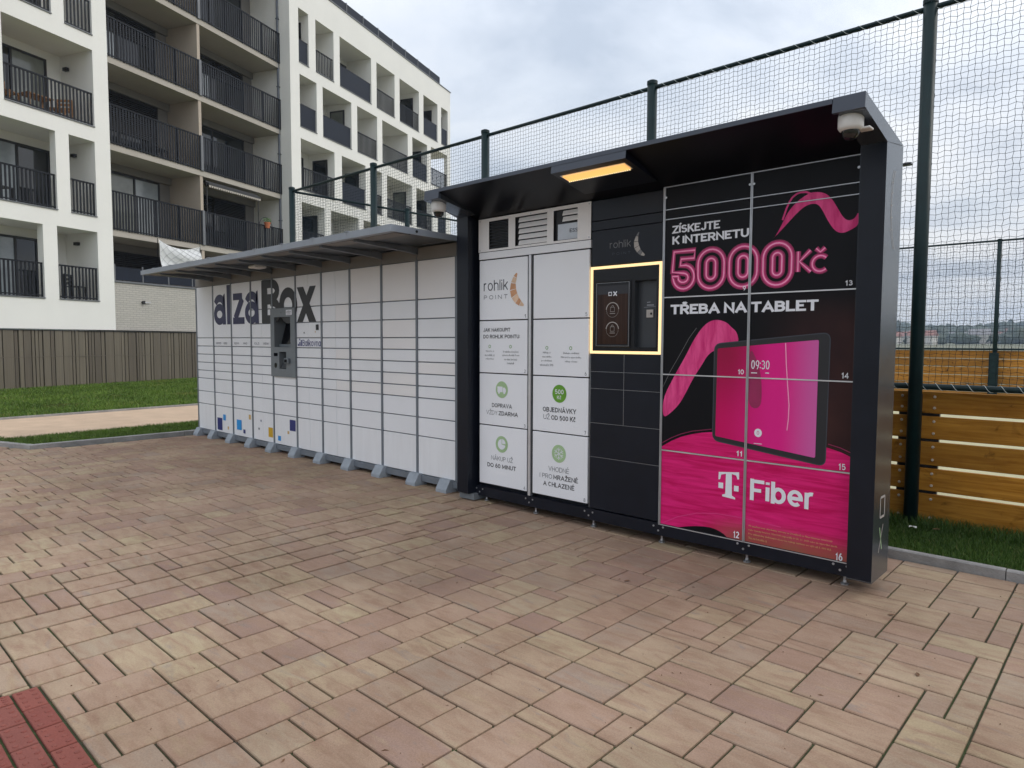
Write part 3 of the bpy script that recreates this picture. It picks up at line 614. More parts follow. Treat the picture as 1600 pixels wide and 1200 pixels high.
grass('grass', big, 110000, .075, .014, 'broad lawn of green grass between the path and the brown slatted fence')

# ------------------------------------------------------------------ apartment building (local x = along the front, y = into the building)
BD = Vector((-.372, .928, 0)).normalized(); BROT = math.atan2(BD.y, BD.x); BP = (-24.133, -.105, 0)
bl = thing('apartment_building', BP, 'white apartment block with deep loggias, dark railings and a recessed balcony bay', 'building', rotz=BROT, world=False)
def wall_with_holes(g, u0, u1, z0, z1, holes, w=0.):
    us = sorted({u0, u1, *[min(max(h[0], u0), u1) for h in holes], *[min(max(h[1], u0), u1) for h in holes]}); zs = sorted({z0, z1, *[h[2] for h in holes if z0 < h[2] < z1], *[h[3] for h in holes if z0 < h[3] < z1]})
    for a, b in zip(us, us[1:]):
        z_run = None
        for c, d in zip(zs, zs[1:]):
            mu, mz = (a+b)/2, (c+d)/2; solid = not any(h[0] < mu < h[1] and h[2] < mz < h[3] for h in holes)
            if solid: z_run = (z_run[0], d) if z_run else (c, d)
            if (not solid or d == zs[-1]) and z_run:
                g.add([(a, w, z_run[0]), (b, w, z_run[0]), (b, w, z_run[1]), (a, w, z_run[1])], [(0, 1, 2, 3)]); z_run = None
def railing(u0, u1, z0, h, w, kind, parent=bl):
    g = G()
    g.box(u0, u1, w-.02, w+.03, z0+h-.045, z0+h); g.box(u0, u1, w-.012, w+.02, z0+.05, z0+.085)
    if kind == 'panel':
        o = g.build('railing', 'railing', parent); G().box(u0+.02, u1-.02, w-.016, w+.016, z0+.09, z0+h-.05).build('infill_panel', 'rail_panel', o); return o
    n = max(2, int((u1-u0)/.118)); 
    for i in range(n+1):
        x = u0+.02+(u1-u0-.04)*i/n; hw = .031 if h > 1.2 else .026; g.box(x-hw, x+hw, w-.004, w+.014, z0+.02, z0+h-.045)
    return g.build('railing', 'railing', parent)
def window(u0, u1, z0, z1, w, panes, styles, blind=0.):
    """dark frame standing 6 cm proud of the back wall, panes behind it, optional rolled-down blind"""
    g = G(); f = .07; g.box(u0, u1, w-.06, w+.01, z1-f, z1); g.box(u0, u1, w-.06, w+.01, z0, z0+f)
    xs = [u0+(u1-u0)*i/panes for i in range(panes+1)]
    for i, x in enumerate(xs):
        a = x-f/2 if 0 < i < panes else (x if i == 0 else x-f); g.box(a, a+f, w-.062, w+.012, z0+f, z1-f)
    o = g.build('window', 'window_frame', bl)
    for i in range(panes):
        G().box(xs[i]+f*.5, xs[i+1]-f*.5, w-.03, w-.01, z0+f*.8, z1-f*.8).build('pane', styles[i % len(styles)], o)
    if blind > 0:
        b = G(); zz = z1-.02; n = int((z1-z0)*blind/.07)
        for i in range(n): b.add([(u0+.03, w-.085, zz-i*.07), (u1-.03, w-.085, zz-i*.07), (u1-.03, w-.115, zz-i*.07-.055), (u0+.03, w-.115, zz-i*.07-.055)], [(0, 1, 2, 3)])
        b.build('blind', 'blind', o)
    return o
LB = [(-1.9, 1.42, 2.76, 5.0, 'bars'), (1.86, 3.21, 2.76, 5.02, 'bars'), (-1.5, 1.91, 5.5, 7.9, 'bars'), (2.34, 3.22, 5.5, 7.92, 'bars'), (.45, 3.24, 8.38, 10.82, 'bars'),
      (-3.0, 0, 8.38, 10.82, 'bars'), (-1.2, 1.93, 11.38, 13.75, 'bars'), (2.33, 3.26, 11.28, 13.75, 'bars'), (.5, 3.2, 14.3, 16.73, 'bars'), (-5.2, -2.4, 2.76, 5, 'bars'), (-5.0, -2.0, 5.5, 7.9, 'bars'), (-6.2, -3.5, 8.38, 10.82, 'bars')]
RB = [(13.55, 14.28, 14.3, 16.73, 'panel'), (14.8, 16.23, 14.3, 16.73, 'bars'), (16.73, 19.6, 14.3, 16.73, 'panel'), (20.12, 22.03, 14.3, 16.73, 'bars'), (22.58, 24.9, 14.3, 16.73, 'bars'), (25.46, 27.35, 14.36, 16.75, 'panel'), (27.87, 28.82, 14.4, 16.76, 'panel'),
      (13.58, 14.83, 11.4, 13.78, 'panel'), (15.3, 17.7, 11.4, 13.78, 'panel'), (18.22, 20.15, 11.43, 13.8, 'bars'), (20.67, 23.5, 11.46, 13.8, 'bars'), (24.05, 25.94, 11.46, 13.8, 'panel'), (26.42, 28.75, 11.5, 13.85, 'bars'),
      (13.6, 16.2, 8.52, 10.88, 'bars'), (16.81, 18.97, 8.52, 10.88, 'panel'), (19.83, 20.62, 8.52, 10.88, 'bars'), (21.12, 24.0, 8.52, 10.88, 'bars'), (24.5, 26.6, 8.52, 10.88, 'bars'), (27.35, 28.57, 8.52, 10.88, 'panel'),
      (13.6, 15.34, 5.6, 7.97, 'bars'), (15.86, 18.26, 5.6, 7.97, 'panel'), (18.73, 21.0, 5.6, 7.97, 'bars'), (21.5, 22.6, 5.6, 7.97, 'bars'), (23.1, 25.6, 5.6, 7.97, 'panel'), (26.2, 28.7, 5.6, 7.97, 'bars'),
      (13.6, 16.0, 2.7, 5.05, 'bars'), (16.6, 19.2, 2.7, 5.05, 'bars'), (20.0, 22.8, 2.7, 5.05, 'bars'), (23.6, 26.5, 2.7, 5.05, 'bars')]
ZT = 18.1
g = G(); wall_with_holes(g, -9, 3.77, 1.84, ZT, LB); g.box(-9, 3.77, .001, 12, ZT-.2, ZT-.001)
g.add([(3.77, 0, 1.84), (3.77, 2.2, 1.84), (3.77, 2.2, ZT), (3.77, 0, ZT)], [(0, 1, 2, 3)])
g.add([(-9, 0, 1.84), (3.77, 0, 1.84), (3.77, .6, 1.84), (-9, .6, 1.84)], [(0, 1, 2, 3)])
g.build('wall', 'plaster', bl)
OPEN_END = RB[12]
g = G(); wall_with_holes(g, 12.93, 29.2, 1.84, ZT, RB)
endh = (.25, 1.75, 11.5, 13.85)
us = [0, .25, 1.75, 13]; 
for a, b, c, d in ((0, .25, 1.84, ZT), (.25, 1.75, 1.84, 11.5), (.25, 1.75, 13.85, ZT), (1.75, 13, 1.84, ZT)):
    g.add([(29.2, a, c), (29.2, b, c), (29.2, b, d), (29.2, a, d)], [(0, 1, 2, 3)])
g.add([(12.93, 0, ZT-.002), (29.2, 0, ZT-.002), (29.2, 13, ZT-.002), (12.93, 13, ZT-.002)], [(0, 1, 2, 3)])
g.build('wall', 'plaster', bl)
G().add([(12.93, 0, 0), (12.93, 2.2, 0), (12.93, 2.2, ZT), (12.93, 0, ZT)], [(0, 1, 2, 3)]).build('return_wall', 'plaster', bl)
# loggias
loggia_back = []
def loggia(h, depth, back, win, side=None):
    u0, u1, z0, z1, kind = h; g = G(); open_end = h is OPEN_END; d0 = .0
    g.add([(u0, d0, z0), (u0, depth, z0), (u0, depth, z1), (u0, d0, z1)], [(0, 1, 2, 3)])
    if not open_end: g.add([(u1, d0, z0), (u1, depth, z0), (u1, depth, z1), (u1, d0, z1)], [(0, 1, 2, 3)])
    else:
        for a, b in ((0, .25), (1.75, depth)): g.box(u1, 29.199, a+.001, b, z0, z1)
    e = 29.199 if open_end else u1
    g.add([(u0, d0, z1), (e, d0, z1), (e, depth, z1), (u0, depth, z1)], [(0, 1, 2, 3)]); g.add([(u0, d0, z0), (e, d0, z0), (e, depth, z0), (u0, depth, z0)], [(0, 1, 2, 3)])
    o = g.build('loggia', 'plaster', bl)
    G().add([(u0, depth, z0), (e, depth, z0), (e, depth, z1), (u0, depth, z1)], [(0, 1, 2, 3)]).build('back_wall', back, o)
    G().box(u0-.0, u1+.0, -.035, .16, z0+.002, z0+.03).build('sill', 'coping', o)
    railing(u0+.02, u1-.02, z0+.03, 1.06, .07, kind)
    if side:          # glazed balcony door in the far side wall
        o2 = G().box(u1-.05, u1-.002, .42, 1.30, z0+.05, z1-.32).build('window', 'window_frame', bl); G().box(u1-.058, u1-.0505, .50, 1.22, z0+.13, z1-.40).build('pane', side, o2)
    if win:
        a, b, st, bli = win; window(u0+(u1-u0)*a, u0+(u1-u0)*b, z0+.06, z1-.28, depth-.005, 2 if (b-a)*(u1-u0) > 1.3 else 1, st, bli)
DK, CU, WA = ['glass_dark'], ['glass_pale', 'glass_dark'], ['glass_warm', 'glass_dark']
lw = [(.02, .98, ['glass_pale', 'glass_warm'], 0), None, (.02, .97, ['glass_pale', 'glass_dark'], 0), None, (.02, .82, ['glass_dark', 'glass_warm'], 0), (.1, .9, DK, 0), (.05, .95, DK, .4), (.1, .9, DK, 0), (.1, .8, DK, 0), (.1, .9, DK, 0), (.1, .9, DK, 0), (.1, .9, DK, 0)]
def wide_loggia(hs, depth, win, styles):
    """one deep loggia behind several openings of the front, with the piers left standing between them"""
    u0, u1, z0, z1 = min(h[0] for h in hs), max(h[1] for h in hs), min(h[2] for h in hs), max(h[3] for h in hs); g = G()
    for u in (u0, u1): g.add([(u, 0, z0), (u, depth, z0), (u, depth, z1), (u, 0, z1)], [(0, 1, 2, 3)])
    for z in (z0, z1): g.add([(u0, 0, z), (u1, 0, z), (u1, depth, z), (u0, depth, z)], [(0, 1, 2, 3)])
    for a, b in zip(hs, hs[1:]): g.box(a[1], b[0], .001, .26, z0, z1)
    o = g.build('loggia', 'plaster', bl); G().add([(u0, depth, z0), (u1, depth, z0), (u1, depth, z1), (u0, depth, z1)], [(0, 1, 2, 3)]).build('back_wall', 'plaster', o)
    for h in hs: G().box(h[0], h[1], -.035, .16, h[2]+.002, h[2]+.03).build('sill', 'coping', o); railing(h[0]+.02, h[1]-.02, h[2]+.03, 1.06, .07, 'bars')
    window(win[0], win[1], z0+.06, z1-.28, depth-.005, 3, styles)
wide_loggia(LB[0:2], 1.5, (.14, 2.24), ['glass_pale', 'glass_pale', 'glass_dark']); wide_loggia(LB[2:4], 1.5, (-.37, 2.73), ['glass_dark', 'glass_pale', 'glass_dark']); wide_loggia(LB[6:8], 1.5, (-.9, 2.6), DK)
for i, (h, wv) in enumerate(zip(LB, lw)):
    if i not in (0, 1, 2, 3, 6, 7): loggia(h, 1.5, 'plaster', wv)
for i, h in enumerate(RB):
    r_ = random.Random(i*7+3); a = r_.choice([.05, .1, .35]); loggia(h, 1.55, r_.choice(['plaster', 'plaster', 'plaster_beige']), None if h is OPEN_END or h[1]-h[0] < .9 else (a, min(.97, a+r_.choice([.45, .6])), r_.choice([DK, DK, WA, CU]), r_.choice([0, 0, .5])), None if h is OPEN_END or r_.random() < .3 else r_.choice(['glass_dark', 'glass_dark', 'glass_warm']))
# small wall lamps inside the left loggias
for (u, w, z) in ((3.2, .9, 7.55), (3.2, .9, 4.68), (3.22, 1.15, 10.35)):
    G().box(u-.1, u-.001, w-.09, w+.09, z-.05, z+.05).build('wall_lamp', 'window_frame', bl)
# roof edge and roof railing
g = G(); g.box(12.9, 29.25, -.04, .35, ZT, ZT+.05); g.build('coping', 'coping', bl)
G().box(-9, 3.8, -.04, .35, ZT, ZT+.05).build('coping', 'coping', bl)
u = 12.95
while u < 27.7:
    G().box(u+.03, u+1.45, .02, .05, ZT+.05, ZT+.50).build('roof_panel', 'rail_panel', bl)
    G().box(u-.025, u+.025, .0, .07, ZT+.051, ZT+.54).build('roof_post', 'coping', bl); u += 1.48
# recessed balcony bay
BW = 2.2
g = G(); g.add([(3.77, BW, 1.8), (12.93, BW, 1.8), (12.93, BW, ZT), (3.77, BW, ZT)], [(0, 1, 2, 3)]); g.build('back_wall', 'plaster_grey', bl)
G().box(3.77, 12.93, .5, 12, ZT-.25, ZT-.003).build('roof_slab', 'plaster', bl)
for k, zb in enumerate((5.31, 8.22, 11.13, 14.06)):
    G().box(3.775, 12.925, .58, BW, zb-.22, zb-.0).build('balcony_slab', 'slab', bl)
    pts = [3.79, 8.16, 8.28, 12.9]
    railing(3.79, 8.16, zb-.03, 1.35, .545, 'bars'); railing(8.30, 12.9, zb-.03, 1.35, .545, 'bars')
    G().box(8.17, 8.29, .52, .575, zb-.02, zb+1.34).build('rail_post', 'coping', bl)
    for j in range(1, 4):
        for base, ln in ((3.79, 4.37), (8.30, 4.6)): G().box(base+ln*j/4-.025, base+ln*j/4+.025, .56, .60, zb-.02, zb+1.3).build('rail_post', 'railing', bl)
for zb, zt in ((3.5, 5.09), (5.31, 8.0), (8.22, 10.91), (11.13, 13.84), (14.06, ZT-.25)):
    G().box(8.16, 8.30, .60, BW, zb+.001, zt-.001).build('partition', 'plaster_beige', bl)
    hi = zt-.30
    st = {5.31: (['glass_pale', 'glass_warm'], 0), 8.22: (DK, .62), 11.13: (CU, .35), 14.06: (DK, 0), 3.5: (DK, .75)}[zb]
    window(4.2, 7.62, zb+.04 if zb > 3.6 else 2.0, hi, BW-.004, 3 if zb == 5.31 else 2, st[0], st[1])
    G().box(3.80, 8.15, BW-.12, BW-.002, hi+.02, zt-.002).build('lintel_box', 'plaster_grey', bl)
    window(8.55, 12.3, zb+.04 if zb > 3.6 else 2.0, hi, BW-.004, 2, [DK, CU, DK, DK, DK][int(zb) % 5], .3 if int(zb) % 2 else 0)
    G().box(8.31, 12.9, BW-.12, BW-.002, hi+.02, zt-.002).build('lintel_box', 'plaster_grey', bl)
G().tube((12.86, .62, 0), (12.86, .62, ZT), .05, 10).build('drainpipe', 'pipe_grey', bl)
for z in (4, 7, 10, 13, 16): G().box(12.80, 12.93, .56, .68, z, z+.04).build('pipe_clip', 'pipe_grey', bl)
# brick plinth of the recess with terrace rail
g = G(); g.box(3.775, 12.925, .05, .35, 1.84, 3.46); g.build('brick_wall', 'brickwork', bl)
G().box(3.775, 12.925, .01, .39, 3.46, 3.52).build('coping', 'coping', bl)
G().box(3.775, 12.925, .35, BW, 3.2, 3.3).build('terrace_floor', 'slab', bl)
for i in range(9):
    u = 3.95+i*1.1; G().box(u-.02, u+.02, .18, .22, 3.52, 4.08).build('rail_post', 'coping', bl); G().box(u+.03, u+1.07, .19, .20, 3.56, 4.0).build('infill_panel', 'rail_panel', bl)
for u in (4.9, 7.3):
    o = G().tube((u, .05, 2.83), (u, -.02, 2.83), .06, 12).build('wall_lamp', 'window_frame', bl); G().box(u+.02, u+.28, -.02, .0, 2.815, 2.845).build('lamp_arm', 'alu_pale', o)
G().box(12.93, 29.2, .02, .3, 0, 1.84).build('base_wall', 'plaster_grey', bl)
# things on the balconies
def bworld(u, w, z): return Vector(BP)+BD*u-Vector((BD.y, -BD.x, 0))*w+Vector((0, 0, z))
def on_building(name, u, w, z, label, cat):
    return thing(name, bworld(u, w, z), label, cat, rotz=BROT, world=False)
ck = on_building('hanging_cloth', 5.7, .15, 4.2, 'white patterned cloth hung up in front of the ground floor terrace', 'cloth')
V = []; nu, nz_ = 18, 10
for j in range(nz_+1):
    for i in range(nu+1):
        s, t = i/nu, j/nz_; V.append((s*2.0+(1-s)*.16*(1-t), .05*math.sin(s*9)+.04*math.sin(t*5+s*4), (-.06+.5*s*0)+t*1.0+(s*.42)*(1-t)-.22*math.sin(math.pi*s)*t))
g = G().add(V, [(j*(nu+1)+i, j*(nu+1)+i+1, (j+1)*(nu+1)+i+1, (j+1)*(nu+1)+i) for j in range(nz_) for i in range(nu)]); g.build('cloth', 'cloth_white', ck, True)
gl = G()
for k in range(-3, 6):           # printed lattice
    for sgn in (1, -1):
        pts = []
        for q in range(21):
            t = q/20; s = .18*k+.1+sgn*t*.5+(0 if sgn > 0 else .5)
            if 0 <= s <= 1: pts.append((s*2.0+(1-s)*.16*(1-t), .05*math.sin(s*9)+.04*math.sin(t*5+s*4)-.012, -.06+t*1.0+(s*.42)*(1-t)-.22*math.sin(math.pi*s)*t))
        for a, b in zip(pts, pts[1:]): gl.add([(a[0], a[1], a[2]-.008), (b[0], b[1], b[2]-.008), (b[0], b[1], b[2]+.008), (a[0], a[1], a[2]+.008)], [(0, 1, 2, 3)])
tag(gl.build('lattice_print', 'ink_print', ck), kind='stuff')
for sx in (0.02, 1.98):
    G().tube((sx, .05, -.7), (sx, .05, 1.0), .012, 6).build('pole', 'railing', ck)
fp = on_building('flower_pot', 11.8, .47, 6.50, 'orange flower pot hooked on the dark balcony railing', 'flower pot')
G().lathe((0, 0, 0), [(.09, 0), (.13, .20), (.145, .20), (.145, .25), (.12, .25), (.11, .2)], 14).build('pot', 'terracotta', fp)
g = G()
for i in range(60):
    a, r = random.uniform(0, 6.28), random.uniform(.02, .16); z = random.uniform(.24, .42); g.add([(r*math.cos(a), r*math.sin(a), z), (r*math.cos(a)+.05, r*math.sin(a), z+.03), (r*math.cos(a), r*math.sin(a)+.05, z+.05)], [(0, 1, 2)])
g.build('leaves', 'leaf_green', fp)
tr = on_building('arched_trellis', 12.2, .9, 5.32, 'thin dark arched trellis standing on a balcony beside the drainpipe', 'trellis')
for k in (-.45, .45): G().tube((k, 0, 0), (k, 0, 1.2), .014, 6).build('post', 'railing', tr)
pts = [(.45*math.cos(math.pi*i/12), 0, 1.2+.55*math.sin(math.pi*i/12)) for i in range(13)]
g = G(); [g.tube(a, b, .014, 6) for a, b in zip(pts, pts[1:])]; g.build('arch', 'railing', tr)
def chair(u, w, z, rz, label, mat='wood_chair'):
    t = on_building('balcony_chair', u, w, z, label, 'chair'); t.rotation_euler.z += rz
    for x in (-.22, .22):
        for y in (-.22, .22): G().box(x-.025, x+.025, y-.025, y+.025, 0, .44 if y < 0 else .85).build('leg', mat, t)
    for i in range(5): G().box(-.24, .24, -.24+i*.1, -.16+i*.1, .44, .465).build('seat_slat', mat, t)
    for i in range(3): G().box(-.24, .24, .2, .225, .52+i*.13, .60+i*.13).build('back_slat', mat, t)
chair(1.0, .75, 8.40, .4, 'wooden slatted chair on the upper left loggia, left of its table'); chair(2.7, .8, 8.40, -1.1, 'wooden slatted chair on the upper left loggia, right of its table')
tb = on_building('balcony_table', 1.9, .8, 8.40, 'small wooden table between two chairs on the upper left loggia', 'table')
for x in (-.35, .35):
    for y in (-.22, .22): G().box(x-.025, x+.025, y-.025, y+.025, 0, .6).build('leg', 'wood_chair', tb)
G().box(-.4, .4, -.27, .27, .6, .63).build('tabletop', 'wood_chair', tb)
chair(.6, .6, 5.53, .2, 'dark chair behind the railing of the wide middle left loggia', 'window_frame'); chair(2.9, .7, 2.79, .5, 'dark chair on the narrow lowest left loggia', 'window_frame')
chair(6.8, 1.2, 8.23, .3, 'dark chair on the balcony under the half drawn blind', 'window_frame')
aw = on_building('awning', 8.45, .62, 7.6, 'rolled dark awning with a pale scalloped edge under a balcony', 'awning')
G().tube((.05, .1, .25), (3.0, .1, .25), .07, 10).build('roller', 'window_frame', aw); G().box(.05, 3.0, -.12, .1, .10, .2).build('front_bar', 'window_frame', aw)
g = G()
for i in range(24): x = .05+i*2.95/24; g.add([(x, -.125, .10), (x+2.95/24, -.125, .10), (x+2.95/24*.75, -.125, .02), (x+2.95/24*.25, -.125, .02)], [(0, 1, 2, 3)])
g.build('valance', 'slab', aw)
for x in (.06, 2.98): G().tube((x, 0, -2.2), (x, 0, .2), .025, 6).build('post', 'window_frame', aw)

# brown slatted fence along the foot of the building
sf = thing('slatted_fence', BP, 'long brown fence of upright slats at the foot of the white apartment block', 'fence', rotz=BROT, world=False)
G().box(-9, 13.4, -.045, -.02, .02, 1.80).build('backing', 'window_frame', sf)
u = -9.; i = 0; pat = [.30, .115, .12, .27, .10, .11, .115, .24, .13, .28]
while u < 13.3:
    w = pat[i % len(pat)]*random.uniform(.85, 1.2); d = random.choice([.0, .012, .02])
    o = G().cbox(u, u+w-.022, -.085-d, -.046, .03, 1.79, .006).build('slat', 'slat', sf); i += 1; u += w
G().box(-9, 13.4, -.108, -.106, .98, 1.0).build('rail', 'slat', sf)
G().box(-9, 13.4, -.13, -.02, 1.79, 1.815).build('cap_rail', 'window_frame', sf)

# ------------------------------------------------------------------ ball court fences
def net(parent, origin, dirx, x0, x1, z0, z1, cell, wire, seed=1):
    """knotted net: wavering uprights with cross threads stepped from column to column, as thin three-sided wires"""
    r = np.random.default_rng(seed); nc = int((x1-x0)/cell); nrw = int((z1-z0)/cell); cw = (x1-x0)/nc; ch = (z1-z0)/nrw
    I, Jn = np.meshgrid(np.arange(nc+1), np.arange(nrw+1), indexing='ij')
    sag = .06*cell*r.standard_normal(I.shape)
    xx = x0+I*cw+np.where((I+Jn) % 2, .07, -.07)*cell+.03*cell*r.standard_normal(I.shape); zz = z0+Jn*ch+np.where(I % 2, .09, -.09)*cell+sag
    zz = np.clip(zz, z0, z1); xx = np.clip(xx, x0, x1)
    bul = .012*np.sin(I*.11+1)*np.sin(Jn*.13)
    P = np.stack([xx, bul, zz], -1)
    A = np.concatenate([P[:, :-1].reshape(-1, 3), P[:-1].reshape(-1, 3)]); B = np.concatenate([P[:, 1:].reshape(-1, 3), P[1:].reshape(-1, 3)])
    d = B-A; ln = np.linalg.norm(d, axis=1, keepdims=True); ok = ln[:, 0] > 1e-4; A, B, d = A[ok], B[ok], d[ok]/ln[ok]
    a = np.cross(d, [0, 1, 0]); a /= np.linalg.norm(a, axis=1, keepdims=True)+1e-9; b = np.cross(d, a)
    V = np.concatenate([np.stack([Q+wire*(math.cos(t)*a+math.sin(t)*b) for t in (0, 2.094, 4.189)], 1) for Q in (A, B)], 1)
    i = np.arange(len(A))*6; F = np.concatenate([np.stack([i+k, i+(k+1) % 3, i+3+(k+1) % 3, i+3+k], 1) for k in range(3)])
    V = V.reshape(-1, 3); ox, oy = origin; W = np.stack([ox+V[:, 0]*dirx[0]-V[:, 1]*dirx[1], oy+V[:, 0]*dirx[1]+V[:, 1]*dirx[0], V[:, 2]], 1)
    return tag(npmesh('net', W, F, 'net_dark', parent), kind='stuff')
FY, FT = 1.75, 4.10
PX = [3.55, 1.11, -1.345, -3.80, -6.20, -8.56, -10.93]
nf = thing('ball_court_fence', (-4, FY, 0), 'tall green net fence with wooden boards directly behind the lockers', 'fence')
def post(g_x, g_y, r, top, parent):
    o = G().tube((g_x, g_y, -.1), (g_x, g_y, top), r, 16).build('post', 'fence_green', parent, True)
    G().lathe((g_x, g_y, top), [(r*1.08, -.03), (r*1.08, .004), (r*.6, .016), (.001, .02)], 16).build('post_cap', 'fence_green', o)
for x in PX: post(x, FY, .05, FT+.03, nf)
def rail(p, q, r, parent, n=12): return G().tube(p, q, r, n).build('rail', 'fence_green', parent, True)
rail((3.55, FY+.0, FT-.03), (-10.93, FY, FT-.03), .020, nf); rail((3.55, FY+.06, 1.155), (-10.93, FY+.06, 1.155), .024, nf)
net(nf, (0, FY+.055), (1, 0), -10.93, 3.0, 1.15, FT-.03, .0435, .0018, 3)
def spiral(parent, p, q, r, pitch, wr):
    g = G(); p, q = Vector(p), Vector(q); d = (q-p); ln = d.length; d.normalize(); a = Vector((0, 0, 1)); b = d.cross(a); n = int(ln/pitch*9); prev = None
    for i in range(n+1):
        t = i/9*2*math.pi; s = p+d*(ln*i/n)+a*(r*math.cos(t))+b*(r*math.sin(t))
        if prev is not None: g.tube(prev, s, wr, 4, caps=False)
        prev = s
    return g.build('lacing_cord', 'cord_white', parent)
spiral(nf, (3.3, FY+.06, 1.155), (-2.2, FY+.06, 1.155), .027, .105, .0022)
spiral(nf, (1.0, FY, FT-.03), (-4.2, FY, FT-.03), .022, .13, .0020)
# boards between the posts, bolted to wider uprights
ZB = [(.02, .295), (.318, .503), (.528, .718), (.743, .925), (.948, 1.11)]
ZB = [(-.02, .2865), (.312, .493), (.520, .709), (.733, .914), (.938, 1.112)]
for k in range(len(PX)-1):
    xa, xb = PX[k+1], PX[k]
    for (z0, z1) in ZB: G().cbox(xa+.004, xb-.004, FY+.115, FY+.150, z0, z1, .004).build('board', 'board', nf)
for x in PX:
    G().box(x-.145, x+.145, FY+.152, FY+.19, -.05, 1.10).build('upright', 'window_frame', nf)
    G().box(x-.03, x+.03, FY+.04, FY+.114, .1, 1.09).build('spacer', 'fence_green', nf)
    for s in (-.115, .115):
        for (z0, z1) in ZB:
            for z in (max(z0, .05)+.045, z1-.04): G().tube((x+s, FY+.116, z), (x+s, FY+.104, z), .0115, 9, .008).build('bolt', 'bolt', nf)
sidef = thing('ball_court_fence', (-10.93, 5, 0), 'green net fence running back from the left corner of the court', 'fence')
for y in (4.25, 6.75, 9.25, 11.75, 14.2): post(-10.93, y, .05, FT+.03, sidef)
rail((-10.93, FY+.06, FT-.03), (-10.93, 16.5, FT-.03), .020, sidef); net(sidef, (-10.93, 0), (0, 1), FY+.06, 16.5, 1.15, FT-.03, .05, .0018, 5)
for (z0, z1) in ZB: G().cbox(-11.08, -11.045, FY+.25, 16.4, z0, z1, .004).build('board', 'board', sidef)
farf = thing('ball_court_fence', (-3, 16.57, 0), 'far green net fence and boards on the opposite side of the court', 'fence')
for x in (-10.93, -8.3, -5.5, -2.85, -.1, 2.6):
    post(x, 16.57, .05, FT, farf); G().box(x-.10, x+.10, 16.44, 16.50, 0, 1.26).build('post_pad', 'fence_green', farf)
rail((-10.93, 16.57, FT-.03), (4, 16.57, FT-.03), .025, farf); rail((-10.93, 16.57, 1.35), (4, 16.57, 1.35), .025, farf)
net(farf, (0, 16.57), (1, 0), -6.5, 1.5, 1.3, FT-.03, .07, .0024, 9)
zz = .05
for i in range(6):
    for (xa, xb) in ((-10.9, -5.52), (-5.48, -2.87), (-2.83, 4.0)): G().cbox(xa, xb, 16.60, 16.64, zz, zz+.195, .004).build('board', 'board_far', farf)
    zz += .213
fl = thing('floodlight_mast', (-5.45, 17.2, 0), 'thin dark floodlight mast beyond the court, only its lamp head showing', 'floodlight')
G().tube((-5.45, 17.2, 0), (-5.45, 17.2, 6.5), .06, 10, .045).build('mast', 'fence_green', fl); G().tube((-5.45, 17.2, 6.45), (-5.2, 17.1, 6.45), .025, 8).build('arm', 'fence_green', fl)
G().cbox(-5.25, -5.0, 17.0, 17.2, 6.40, 6.46, .01).build('lamp_head', 'black_plastic', fl)

# ------------------------------------------------------------------ long white parcel locker
AX0, AW, AY = -10.829, .5961, .042
al = thing('parcel_locker', (-7.85, .3, gz(-8)), 'long bank of white parcel doors under a grey canopy with large navy lettering', 'parcel locker')
g = G()
for x0, x1, y0, z0, z1 in ((-10.86, -8.46, .058, .105, 2.436), (-7.835, -4.84, .058, .105, 2.436), (-8.46, -7.835, .058, .105, 1.03), (-8.46, -7.835, .058, 1.92, 2.436), (-8.46, -7.835, .24, 1.03, 1.92)): g.box(x0, x1, y0, .74, z0, z1)
g.build('cabinet', 'steel_grey', al)
RA = [2.314, 1.540, 1.416, 1.292, 1.168, 1.045, .924, .725, .532, .139]; RBb = [2.314, 1.920, 1.727, 1.537, 1.414, 1.290, 1.168, 1.045, .924, .725, .532, .139]
for c in range(10):
    x0, x1 = AX0+c*AW+.017, AX0+(c+1)*AW-.017; rows = RA if c < 3 else RBb
    for a, b in zip(rows, rows[1:]):
        if c == 4 and b > 1.03 and a < 1.93: continue
        half = (c == 3 and a < 1.75) or c in (5, 6)
        for (p, q) in (((x0, (x0+x1)/2), ((x0+x1)/2, x1)) if half else ((x0, x1),)):
            yj = random.uniform(-.0012, .0012)
            G().cbox(p+(.0015 if half and p > x0 else 0), q-(.0015 if half and q < x1 else 0), AY+yj, .072, b+.0055, a-.0055, .003).build('door', 'door_low' if b < .2 else random.choice(['door_white', 'door_white', 'door_white2', 'door_warm'] if c > 5 else ['door_white', 'door_white2']), al)
for c in range(11):
    x = AX0+c*AW; G().box(x-.0155, x+.0155, AY-.006, .075, .14, 2.316).build('mullion', 'steel_grey', al)
G().box(-10.86, -4.84, AY+.002, .06, 2.316, 2.44).build('header', 'header_brown', al)
for c in range(11): G().box(AX0+c*AW-.003, AX0+c*AW+.003, AY-.001, .05, 2.318, 2.438).build('header_joint', 'steel_grey', al)
G().box(-10.85, -4.845, .025, .12, .074, .136).build('bottom_rail', 'steel_grey', al)
for c in range(11):
    x = AX0+c*AW+(.09 if c == 0 else (-.12 if c == 10 else 0)); zf = gz(x)+.001
    g = G().prism([(.10, .150), (-.004, .150), (-.058, zf+.03), (-.058, zf), (.10, zf)], x-.075, x+.075, 'x'); g.build('foot', 'foot_grey', al)
for c in range(10):
    x = AX0+(c+.5)*AW; g = G().tube((x, .22, gz(x)), (x, .22, .11), .012, 8); g.tube((x, .22, gz(x)), (x, .22, gz(x)+.015), .03, 10); g.build('levelling_leg', 'screw', al)
